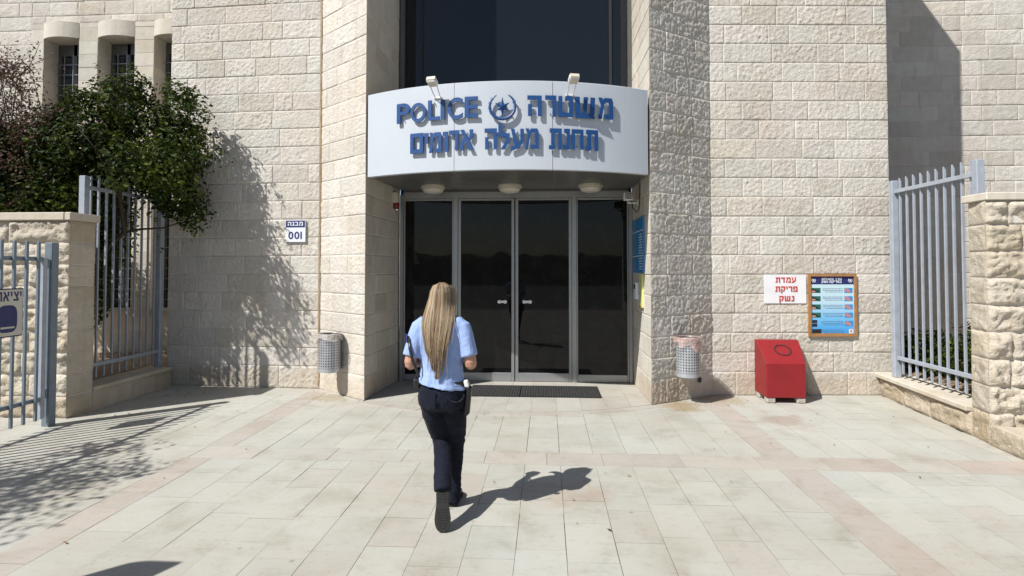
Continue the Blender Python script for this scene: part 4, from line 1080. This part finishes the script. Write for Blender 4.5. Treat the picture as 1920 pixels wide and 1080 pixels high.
# ================================================================== PLANTS
def leaves(mb, rnd, blobs, count, size, droop=0.35, shell=0.55):
    tot = sum(b[3] * b[4] * b[5] for b in blobs); 
    for (cx, cy, cz, rx_, ry_, rz_) in blobs:
        k = int(count * rx_ * ry_ * rz_ / tot)
        for _ in range(k):
            while True:
                p = Vector((rnd.gauss(0, 1), rnd.gauss(0, 1), rnd.gauss(0, 1)))
                if p.length > 1e-3: break
            p.normalize(); rr_ = rnd.uniform(shell, 1.0) ** 0.7
            q = Vector((cx + p.x * rx_ * rr_, cy + p.y * ry_ * rr_, cz + p.z * rz_ * rr_))
            w = noise.noise(q * 1.9) + .6 * noise.noise(q * 5.0)
            if w < -0.22 and rnd.random() < .6: continue
            q += p * 0.10 * w
            leaf_(mb, rnd, q, p, size, droop, w)
def leaf_(mb, rnd, q, p, size, droop, w=0.0):
    n_ = (p + Vector((rnd.gauss(0, .6), rnd.gauss(0, .6), rnd.gauss(0, .6) + .5))).normalized()
    a = n_.cross(Vector((rnd.gauss(0, 1), rnd.gauss(0, 1), rnd.gauss(0, .4) - droop))).normalized()
    l = a.cross(n_).normalized(); L_ = size * rnd.uniform(.6, 1.25); wd = L_ * rnd.uniform(.22, .32)
    if l.z > 0 and rnd.random() < .6: l = -l
    tip = q + l * L_; mid = q + l * L_ * .45 - n_ * L_ * .06
    tn = min(1, max(0, rnd.gauss(.40, .20) + .42 * w + (.25 if rnd.random() < .05 else 0)))
    mb.add([q, mid + a * wd + n_ * .1 * L_, tip - n_ * .12 * L_, mid - a * wd + n_ * .1 * L_, mid], [(0, 1, 2, 4), (0, 4, 2, 3)], (tn, rnd.random(), 0))
def limb(mb, rnd, a, b, r0, r1, wob=.12, n=7):
    a = Vector(a); b = Vector(b); pts = []; rad = []
    for i in range(n):
        t = i / (n - 1); p = a.lerp(b, t) + Vector((rnd.gauss(0, wob), rnd.gauss(0, wob), rnd.gauss(0, wob * .5))) * sin(pi * t) * (b - a).length * .5; pts.append(p); rad.append(r0 + (r1 - r0) * t)
    mb.tube(pts, rad, 7); return pts

rnd = random.Random(21)
t = thing('evergreen_shrub', 'large dark green evergreen bush overhanging the left fence and boundary wall', 'bush', (-6.6, 7.2, .2))
tr = MB()
stems = []
for a, b in (((-6.5, 7.4, .15), (-6.1, 7.1, 3.1)), ((-6.7, 7.45, .15), (-7.2, 7.2, 3.3)), ((-6.55, 7.35, .15), (-5.3, 7.0, 3.2)), ((-7.3, 7.5, .15), (-7.9, 7.2, 3.0)), ((-6.6, 7.5, .15), (-6.4, 7.6, 3.5))):
    pts = limb(tr, rnd, a, b, .055, .02); stems.append(pts)
    for k in range(9):
        p = pts[rnd.randint(3, 6)]; limb(tr, rnd, p, p + Vector((rnd.gauss(0, .5), rnd.gauss(0, .35), rnd.uniform(0, .7))), .018, .006, .1, 5)
tr.build('trunk', M['bark'], t, smooth=True)
blobs = [(-5.30, 7.42, 3.45, .60, .38, .55), (-5.02, 7.50, 3.75, .42, .34, .46), (-4.98, 7.46, 3.25, .44, .36, .50), (-5.05, 7.48, 2.75, .46, .36, .42), (-5.75, 7.2, 3.85, .40, .4, .42), (-5.55, 7.3, 4.12, .26, .3, .24),
         (-5.80, 6.88, 3.22, .52, .46, .36), (-6.15, 7.15, 2.65, .42, .45, .42), (-5.5, 7.3, 2.95, .5, .4, .35), (-6.2, 7.0, 3.25, .7, .6, .62), (-6.35, 6.95, 2.7, .6, .5, .5), (-6.9, 7.0, 3.0, .8, .65, .6), (-6.9, 6.9, 2.6, .75, .6, .42), (-7.2, 6.85, 3.15, .6, .5, .5), (-7.7, 7.0, 2.8, .8, .65, .55), (-8.4, 7.1, 2.9, .8, .6, .7),
         (-7.0, 7.45, 1.9, .55, .35, .6), (-6.45, 7.5, 1.75, .40, .3, .7), (-7.6, 7.4, 1.5, .5, .4, .7), (-4.85, 7.5, 2.45, .28, .26, .24), (-5.1, 7.5, 4.15, .20, .22, .17), (-6.05, 6.95, 3.85, .25, .25, .2), (-4.9, 7.5, 4.05, .14, .2, .12), (-6.45, 7.75, 2.15, .55, .35, .6), (-6.75, 7.8, 1.3, .5, .35, .55), (-6.2, 7.7, 2.6, .4, .35, .4), (-4.88, 6.98, 3.0, .36, .34, .44), (-5.22, 6.68, 2.98, .32, .34, .32), (-8.4, 8.8, 2.3, .6, .4, .9), (-7.5, 8.9, 2.5, .5, .35, .7), (-7.9, 8.7, 1.4, .5, .4, .7), (-8.9, 8.6, 2.9, .6, .5, .9)]
lv = MB(); leaves(lv, rnd, blobs, 76000, .072, shell=.3)
for k in range(150):                                  # stray sprays round the outline
    b = rnd.choice(blobs[:14]); an = rnd.uniform(0, 2 * pi); p0 = Vector((b[0] + b[3] * cos(an) * .9, b[1] + rnd.uniform(-.4, .2), b[2] + b[5] * sin(an) * .9))
    d = Vector((cos(an) * .8 + rnd.gauss(0, .3), rnd.gauss(0, .3), sin(an) * .7 + rnd.gauss(.1, .3))).normalized()
    for j in range(13):
        q = p0 + d * (.02 * j) + Vector((0, 0, -.0016 * j * j)); leaf_(lv, rnd, q + Vector((rnd.gauss(0, .012), rnd.gauss(0, .012), rnd.gauss(0, .012))), d, .055, .3, .2)
lv.build('crown', M['leaf'], t)

t = thing('dry_shrub', 'dried brown bougainvillea with bare twigs above the boundary wall at the far left', 'dry bush', (-7.5, 7.3, .2))
tr = MB(); lv = MB()
for k in range(44):
    b = Vector((rnd.uniform(-7.6, -6.35), rnd.uniform(6.35, 6.9), rnd.uniform(2.9, 4.35)))
    if b.x > -6.9: b.z = min(b.z, 4.05)
    pts = limb(tr, rnd, (-7.5 + rnd.gauss(0, .2), 7.3, .15), b, .022, .004, .12, 8)
    for j in range(5):
        p = pts[rnd.randint(4, 7)]; e = p + Vector((rnd.gauss(0, .25), rnd.gauss(0, .15), rnd.uniform(-.05, .4))); q_ = limb(tr, rnd, p, e, .006, .002, .1, 4)
        for _ in range(85):
            if e.z > 4.3 and rnd.random() < .5: continue
            q = p.lerp(e, rnd.random()) + Vector((rnd.gauss(0, .07), rnd.gauss(0, .07), rnd.gauss(0, .07))); leaf_(lv, rnd, q, Vector((rnd.gauss(0, 1), rnd.gauss(0, 1), .3)).normalized(), .042, .3)
tr.build('twigs', M['bark'], t, smooth=True); lv.build('dry_leaves', M['dryleaf'], t)

rnd = random.Random(5)
t = thing('spreading_tree', 'leafy tree beyond the left edge whose shade dapples the paving', 'tree', (-7.4, 2.0, 0))
tr = MB(); limb(tr, rnd, (-7.6, 1.6, -.05), (-7.0, 2.0, 2.3), .11, .07, .05)
for b in ((-5.5, 2.5, 3.0), (-6.2, 3.0, 3.4), (-5.2, 3.0, 2.7), (-7.0, 1.4, 3.6), (-6.0, 1.6, 3.3)): limb(tr, rnd, (-7.0, 2.0, 2.2), b, .045, .01, .08)
tr.build('trunk', M['bark'], t, smooth=True)
lv = MB(); leaves(lv, rnd, [(-6.5, 2.3, 3.2, .8, .7, .5), (-5.75, 2.75, 3.0, .5, .42, .22), (-5.3, 3.0, 2.75, .30, .22, .12), (-6.2, 3.3, 3.2, .55, .35, .25), (-6.2, 1.6, 3.3, .7, .5, .35), (-5.55, 2.35, 2.95, .4, .2, .12), (-7.1, 1.6, 3.6, .8, .8, .5)], 7000, .075, shell=.2); lv.build('crown', M['leaf'], t)

rnd = random.Random(9)
for k, (x, y, h, lab) in enumerate(((5.25, 6.75, 1.15, 'green leafy shrub behind the right fence, nearest the pillar'), (5.7, 7.7, .85, 'low green shrub behind the middle of the right fence'), (5.5, 8.6, .6, 'small dark shrub behind the far end of the right fence'))):
    t = thing('garden_shrub', lab, 'shrub', (x, y, .2), 'shrubs behind the right fence')
    tr = MB(); lv = MB()
    for i in range(9):
        limb(tr, rnd, (x + rnd.gauss(0, .05), y + rnd.gauss(0, .05), .16), (x + rnd.gauss(0, .3), y + rnd.gauss(0, .3), .2 + h * rnd.uniform(.6, 1)), .012, .003)
    leaves(lv, rnd, [(x, y, .2 + h * .55, .45, .5, h * .5), (x + .15, y - .2, .2 + h * .3, .45, .45, h * .33), (x - .2, y + .2, .2 + h * .35, .4, .4, h * .35)], 1700, .085, shell=.3)
    tr.build('stems', M['bark'], t, smooth=True); lv.build('foliage', M['leaf'], t)

lt = MB(); rnd = random.Random(2)
for k in range(130):
    if k < 45: x, y = rnd.uniform(-5.2, 4), rnd.uniform(2.4, 7)
    elif k < 85: x, y = rnd.choice(((-3.0 + rnd.gauss(0, .5), 7.55 + rnd.gauss(0, .15)), (1.9 + rnd.gauss(0, .4), 7.35 + rnd.gauss(0, .12)), (-2.7 + rnd.gauss(0, .3), 7.2 + rnd.gauss(0, .1))))
    else: x, y = rnd.uniform(-5.3, -4.6), rnd.uniform(6.2, 7.9)
    if y > 7.8: continue
    s = rnd.uniform(.008, .022); a = rnd.uniform(0, 6.3); l = Vector((cos(a), sin(a), 0)); w = Vector((-sin(a), cos(a), 0))
    p = Vector((x, y, .008)); lt.add([p, p + l * s + w * s * .45 + Vector((0, 0, .006)), p + l * s * 2.1 + Vector((0, 0, .003)), p + l * s - w * s * .45 + Vector((0, 0, .005))], [(0, 1, 2, 3)], (rnd.random(), 0, 0))
tag(lt.build('fallen_leaves', M['litter']), 'scattered dry fallen leaves on the pale paving', 'leaf litter', None, 'stuff')

# ================================================================== PERSON
P = thing('person', 'woman with long blond hair, light blue short-sleeved shirt and dark trousers walking to the doors', 'person', (-.70, 3.9, 0))
HX, HY, HZc = -.728, 3.935, 1.478
b = MB()
b.rings([(-.715, 3.88, .86, .14, .11), (-.715, 3.885, 1.0, .13, .095), (-.72, 3.885, 1.2, .15, .10), (-.722, 3.885, 1.3, .155, .09), (-.725, 3.89, 1.36, .10, .075)], 24)
b.tube([(-.725, 3.895, 1.30), (-.727, 3.91, 1.40), (-.728, 3.925, 1.45)], [.06, .052, .052], 14)
b.ball((HX, HY, HZc + .018), (.070, .088, .096), 20, 14); b.ball((HX, HY + .022, HZc - .035), (.056, .066, .075), 18, 12)
b.tube([(HX, HY + .075, HZc + .02), (HX, HY + .098, HZc - .018)], [.010, .016], 10)
b.tube([(HX - .02, HY + .078, HZc - .058), (HX + .02, HY + .078, HZc - .058)], .011, 8)
for s in (-1, 1): b.ball((HX + s * .071, HY + .0, HZc - .005), (.012, .022, .032), 10, 8)
def hand(b, wrist, d, up, s):
    """palm with five separate curled fingers; d = pointing, up = back of the hand"""
    w = Vector(wrist); d = Vector(d).normalized(); up = (Vector(up) - d * Vector(up).dot(d)).normalized(); x = d.cross(up) * s
    for k in range(4):
        o = (k - 1.5) * .0195
        b.tube([w + x * o * .55, w + d * .045 + x * o, w + d * .088 + x * o], [.015, .013, .011], 8)
        L = (.062, .074, .070, .054)[k]; base = w + d * .086 + x * o
        k1 = base + d * L * .45 - up * L * .18; k2 = k1 + d * L * .22 - up * L * .30; k3 = k2 - up * L * .26 - d * L * .05
        b.tube([base, k1, k2, k3], [.0092, .0088, .008, .0065], 8)
    b0 = w + d * .03 - x * .028; b.tube([b0, b0 + d * .03 - x * .022 - up * .012, b0 + d * .062 - x * .018 - up * .022, b0 + d * .08 - x * .008 - up * .026], [.013, .011, .0095, .0075], 8)
b.tube([(-.872, 3.87, 1.30), (-.905, 3.85, 1.17), (-.928, 3.835, 1.06), (-.925, 3.845, 1.035)], [.048, .043, .039, .038], 14)
b.tube([(-.928, 3.835, 1.045), (-.90, 3.95, 1.045), (-.855, 4.07, 1.065)], [.040, .038, .026], 14)
hand(b, (-.855, 4.065, 1.065), (.45, .85, .12), (-.3, 0, 1), 1)
b.tube([(-.572, 3.87, 1.30), (-.535, 3.85, 1.17), (-.512, 3.835, 1.065), (-.512, 3.845, 1.04)], [.048, .043, .039, .038], 14)
b.tube([(-.512, 3.835, 1.05), (-.54, 3.95, 1.055), (-.60, 4.07, 1.08)], [.040, .038, .026], 14)
hand(b, (-.60, 4.065, 1.08), (-.45, .85, .12), (.3, 0, 1), -1)
for pts in ([(-.785, 3.89, .84), (-.745, 4.02, .50), (-.695, 3.80, .275), (-.69, 3.775, .235)], [(-.645, 3.89, .84), (-.645, 4.06, .47), (-.66, 4.11, .10), (-.66, 4.13, .06)]):
    b.tube(pts, [.075, .048, .034, .034], 14)
body = b.build('body', M['skin'], P); remesh(body, .0055, 2)
for s in (-1, 1):
    e = MB(); e.ball((HX + s * .027, HY + .077, HZc + .022), (.011, .008, .008), 12, 8); e.build('eye', M['eye'], body, smooth=True)
e = MB(); e.ball((HX, HY + .088, HZc - .058), (.02, .006, .007), 12, 8); e.build('lips', M['lip'], body, smooth=True)

s = MB()
s.rings([(-.711, 3.879, .895, .172, .146, -.026), (-.712, 3.88, .93, .165, .138, -.020), (-.716, 3.882, 1.0, .150, .116, -.006), (-.72, 3.882, 1.08, .149, .113), (-.722, 3.88, 1.17, .160, .117), (-.723, 3.88, 1.25, .172, .116), (-.724, 3.882, 1.31, .172, .105), (-.724, 3.885, 1.35, .138, .088), (-.725, 3.89, 1.385, .075, .066), (-.726, 3.895, 1.405, .062, .060)], 32)
s.tube([(-.83, 3.882, 1.318), (-.868, 3.872, 1.295), (-.893, 3.858, 1.20), (-.918, 3.842, 1.095)], [.060, .064, .062, .064], 18)
s.tube([(-.618, 3.882, 1.318), (-.578, 3.872, 1.297), (-.553, 3.858, 1.20), (-.527, 3.842, 1.10)], [.060, .064, .063, .066], 18)
s.tube([(-.726, 3.895, 1.385), (-.728, 3.905, 1.425)], [.064, .060], 18)
sh = s.build('shirt', M['shirt'], P); remesh(sh, .0075, 5)
for v in sh.data.vertices:      # soft folds hanging from the shoulders and gathering over the belt
    p = v.co
    w = .0045 * sin(p.x * 46 + 3 * noise.noise(p * 5)) * max(0, 1.22 - p.z) / .3 + 0.0115 * noise.noise(Vector((p.x * 13, p.y * 13, p.z * 7))) + .004 * noise.noise(Vector((p.x * 9, 2, p.z * 30))) * max(0, 1.05 - p.z) / .15
    v.co = p + v.normal * w
sh.data.update()
MB().box((-.948, 3.815, 1.225), (.004, .045, .055), Matrix.Rotation(radians(28), 3, 'Z')).build('shoulder_patch', M['navy'], sh)

tr_ = MB()
tr_.rings([(-.712, 3.882, .965, .140, .108), (-.712, 3.882, .93, .148, .114), (-.712, 3.878, .87, .163, .128), (-.713, 3.876, .81, .168, .134), (-.713, 3.88, .765, .160, .118), (-.713, 3.885, .73, .12, .08)], 30)
tr_.tube([(-.788, 3.882, .83), (-.781, 3.925, .70), (-.765, 3.985, .58), (-.745, 4.02, .49), (-.722, 3.93, .40), (-.704, 3.85, .325), (-.692, 3.79, .262), (-.688, 3.765, .225)], [.090, .083, .071, .064, .060, .058, .059, .060], 20)
tr_.tube([(-.640, 3.882, .83), (-.636, 3.935, .70), (-.640, 4.01, .58), (-.646, 4.06, .47), (-.656, 4.075, .36), (-.668, 4.085, .20), (-.674, 4.085, .03)], [.090, .085, .073, .064, .059, .055, .056], 20)
tro = tr_.build('trousers', M['trousers'], P); remesh(tro, .0075, 4)
for v in tro.data.vertices:
    p = v.co; k = max(0, 1 - abs(p.z - .48) / .1) + max(0, 1 - abs(p.z - .12) / .1) * (p.x > -.69) + max(0, 1 - abs(p.z - .31) / .06) * (p.x < -.67)
    v.co = p + v.normal * (.0055 * noise.noise(Vector((p.x * 10, p.y * 10, p.z * 34))) * (0.5 + k) + .004 * noise.noise(p * 11))
tro.data.update()
for sx in (-.785, -.648):       # back pockets
    pk = MB(); q = 8; vs = []
    for i in range(q + 1):
        for j in range(q + 1):
            x = sx - .052 + .104 * i / q; z = .775 + .105 * j / q
            if j == 0: z -= .018 * (1 - abs(2 * i / q - 1))
            xx = (x + .713) / .171; y = 3.876 - .137 * sqrt(max(0.05, 1 - xx * xx)); vs.append((x, y, z))
    pk.add(vs, [(i * (q + 1) + j, (i + 1) * (q + 1) + j, (i + 1) * (q + 1) + j + 1, i * (q + 1) + j + 1) for i in range(q) for j in range(q)]); pk.build('back_pocket', M['trousers'], tro, smooth=True)
bl = MB(); vs = []; q = 40
for i in range(q):
    a = 2 * pi * i / q
    for rr_, z in ((.158, .905), (.161, .907), (.158, .943), (.154, .942)): vs.append((-.712 + (rr_ + .006) * cos(a), 3.88 + (rr_ - .036) * sin(a) * 1.02, z - .008 * cos(a)))
bl.add(vs, [(i * 4 + j, ((i + 1) % q) * 4 + j, ((i + 1) % q) * 4 + (j + 1) % 4, i * 4 + (j + 1) % 4) for i in range(q) for j in range(4)])
belt = bl.build('belt', M['leather'], P)
MB().box((-.884, 3.86, .915), (.05, .08, .06), Matrix.Rotation(radians(12), 3, 'Z'), .012).build('pouch', M['leather'], belt)
ho = MB(); ho.box((-.538, 3.868, .80), (.042, .075, .20), Matrix.Rotation(radians(5), 3, 'Y'), .014); ho.box((-.54, 3.868, .905), (.03, .06, .06), None, .008); ho.build('holster', M['leather'], belt)
MB().box((-.537, 3.805, .925), (.032, .022, .05), Matrix.Rotation(radians(-14), 3, 'Y'), .008).build('white_fob', M['white'], belt)
kc = MB(); kc.tube([(-.60 + .055 * cos(a), 3.737 + .014 * abs(cos(a)), .865 + .05 * sin(a)) for a in [pi + pi * i / 12 for i in range(13)]], .0022, 6); kc.build('key_chain', M['leather'], belt, smooth=True)
sp = MB(); pts = [(-.925, 3.80, 1.22), (-.915, 3.775, 1.16), (-.893, 3.765, 1.08), (-.868, 3.77, 1.02), (-.855, 3.79, .965)]
sp.tube(pts, [.010] * 5, 8, flat=.4); sp.tube([(-.925, 3.80, 1.22), (-.955, 3.88, 1.24), (-.93, 3.96, 1.18), (-.88, 4.0, 1.05)], .009, 8, flat=.5); sp.build('bag_strap', M['leather'], P, smooth=True)

def shoe(name, heel, toe, up):
    heel = Vector(heel); toe = Vector(toe); dy = (toe - heel).normalized(); L = (toe - heel).length; up = Vector(up); up = (up - dy * up.dot(dy)).normalized(); dx = dy.cross(up)
    prof = [(0, .022, .03, .05), (.06, .031, .035, .075), (.2, .034, .035, .088), (.38, .033, .032, .080), (.55, .039, .030, .062), (.72, .045, .026, .050), (.86, .042, .022, .042), (.96, .028, .018, .032), (1.0, .012, .015, .024)]
    n_ = 18; mb = MB(); vs = []
    for (t_, w, lo, hi) in prof:
        c = heel + dy * L * t_
        for j in range(n_):
            a = 2 * pi * j / n_; z = hi * .5 + hi * .5 * (abs(sin(a)) ** .7) * (1 if sin(a) > 0 else -1)
            vs.append(c + dx * w * (abs(cos(a)) ** .75) * (1 if cos(a) > 0 else -1) + up * (z + .012))
    k = len(prof); fs = [(i * n_ + j, i * n_ + (j + 1) % n_, (i + 1) * n_ + (j + 1) % n_, (i + 1) * n_ + j) for i in range(k - 1) for j in range(n_)] + [tuple(range(n_))[::-1], tuple((k - 1) * n_ + j for j in range(n_))]
    mb.add(vs, fs)
    o = mb.build(name, M['leather'], P, smooth=True)
    so_ = MB(); vs = []; m_ = 28; ol = []
    for i in range(m_):
        a = 2 * pi * i / m_; t_ = .5 - .5 * cos(a)
        w = 0
        for p_, q_ in zip(prof, prof[1:]):
            if p_[0] <= t_ <= q_[0]: w = p_[1] + (q_[1] - p_[1]) * (t_ - p_[0]) / (q_[0] - p_[0])
        ol.append((w * 1.12 + .002) * (1 if sin(a) >= 0 else -1)); ol[-1] = (ol[-1], t_)
    for h in (0, .018):
        for (w, t_) in ol: vs.append(heel + dy * (L * (t_ * 1.03 - .015)) + dx * w + up * h)
    so_.add(vs, [tuple(range(m_))[::-1], tuple(range(m_, 2 * m_))] + [(i, (i + 1) % m_, (i + 1) % m_ + m_, i + m_) for i in range(m_)])
    for i in range(16):                                  # tread bars
        t_ = .06 + .057 * i
        if .40 < t_ < .5: continue
        w = .030 if t_ < .4 else .036
        if t_ > .85: w = .024
        R3 = Matrix((dx, dy, up)).transposed(); so_.box(heel + dy * L * t_ + up * -.0012, (w * 2, .0075, .003), R3)
    so_.build('sole', M['rubber'], o); return o
shoe('shoe', (-.690, 3.752, .262), (-.668, 3.655, .012), (0, .93, -.37))
shoe('shoe', (-.676, 4.055, .004), (-.674, 4.31, .004), (0, 0, 1))

# hair: a cap and several hundred falling locks
hr = MB(); rnd = random.Random(13)
# envelope of the hair: z, half width, y of the back, y of the side (both relative to the head)
ENV = [(1.602, .012, .000, .010), (1.592, .040, -.038, .02), (1.57, .062, -.066, .03), (1.535, .078, -.088, .03), (1.49, .084, -.102, .02), (1.44, .088, -.114, -.03), (1.395, .090, -.134, -.085),
       (1.345, .094, -.160, -.135), (1.29, .089, -.182, -.165), (1.24, .080, -.196, -.182), (1.18, .067, -.203, -.192), (1.12, .055, -.206, -.197), (1.05, .046, -.206, -.199), (.98, .038, -.204, -.199), (.90, .026, -.202, -.199)]
def env(z):
    if z >= ENV[0][0]: return ENV[0][1:]
    for a, b in zip(ENV, ENV[1:]):
        if b[0] <= z <= a[0]:
            t_ = (a[0] - z) / (a[0] - b[0]); return tuple(a[k] + (b[k] - a[k]) * t_ for k in (1, 2, 3))
    return ENV[-1][1:]
def hp(u, z, lay=0.0, wig=0.0):
    w, bk, sd = env(z); a = abs(u)
    return Vector((HX - .004 + (w + lay * .5) * u + wig, HY + bk + (sd - bk) * a ** 2.4 - lay * (1 - .5 * a), z))
qn = 20; zs_ = [1.598, 1.585, 1.56, 1.53, 1.49, 1.45, 1.41, 1.37, 1.33, 1.29, 1.24, 1.19, 1.14, 1.10]
vs = []
for z in zs_:
    for i in range(qn + 1): vs.append(hp(-.94 + 1.88 * i / qn, z, -.010))
n1 = len(vs)
for z in zs_:
    for i in range(qn + 1): p = hp(-.94 + 1.88 * i / qn, z, -.010); vs.append(p + Vector((0, .014, 0)))
W_ = qn + 1; K_ = len(zs_)
fs = [(k * W_ + i, k * W_ + i + 1, (k + 1) * W_ + i + 1, (k + 1) * W_ + i) for k in range(K_ - 1) for i in range(qn)]
fs += [tuple(x + n1 for x in f_[::-1]) for f_ in fs]
for k in range(K_ - 1):
    for e in (0, qn): fs.append((k * W_ + e, (k + 1) * W_ + e, (k + 1) * W_ + e + n1, k * W_ + e + n1))
hr.add(vs, fs, (.12, .2, 0))
hr.rings([(HX, HY + .012, HZc + .0, .072, .080), (HX, HY + .012, HZc + .05, .071, .080), (HX, HY + .012, HZc + .09, .055, .066), (HX, HY + .008, HZc + .112, .033, .044), (HX, HY + .006, HZc + .119, .012, .016)], 24, True, (.3, .3, 0))
for k in range(1500):
    if k < 1250:
        u = rnd.uniform(-1, 1); lay = rnd.uniform(-.008, .010)
    else:
        u = rnd.choice((-1, 1)) * rnd.uniform(.85, 1.12); lay = rnd.uniform(0, .012)
    lock = math.floor((u + 1) * 11 + rnd.gauss(0, .25)); lr = random.Random(lock * 7 + 3); tone0 = lr.choice((.05, .25, .5, .75, .95)); lean = lr.gauss(0, .10); tipz = lr.gauss(0, .07)
    zt = .945 + .20 * min(1, abs(u + .08)) ** 1.6 + tipz * .8 + abs(rnd.gauss(0, .05)); zt = max(.965, zt + .02)
    ztop = 1.598 - .018 * abs(u) - rnd.uniform(0, .012)
    f0 = rnd.uniform(6, 11); p0 = lr.uniform(0, 6); wa = rnd.uniform(.002, .006); strays = rnd.random() < .13; drift = rnd.gauss(0, .028) if strays else 0
    n_ = 22; pts = []
    for i in range(n_):
        t_ = i / (n_ - 1); z = ztop + (zt - ztop) * t_
        hang = max(0, (1.45 - z) / .5)
        lay2 = .006 * math.cos(lock * 2.4) * hang; uu = u * (1 - .10 * hang * rnd.uniform(.9, 1.1)) + lean * hang
        pts.append(hp(uu, z, lay + lay2 + .004 * sin(p0 + z * 17) * hang, wa * sin(p0 + f0 * z * 2) * hang + drift * hang))
    r0 = rnd.uniform(.0011, .0024); rad = [r0 * (.7 if i < 2 else 1) * (1 - .6 * (i / (n_ - 1)) ** 2) for i in range(n_)]
    tn = min(1, max(0, tone0 + rnd.gauss(0, .16)))
    hr.tube(pts, rad, 4, (tn, rnd.random() * .6, 0), cap=False)
hr.build('hair', M['hair'], P, smooth=True)
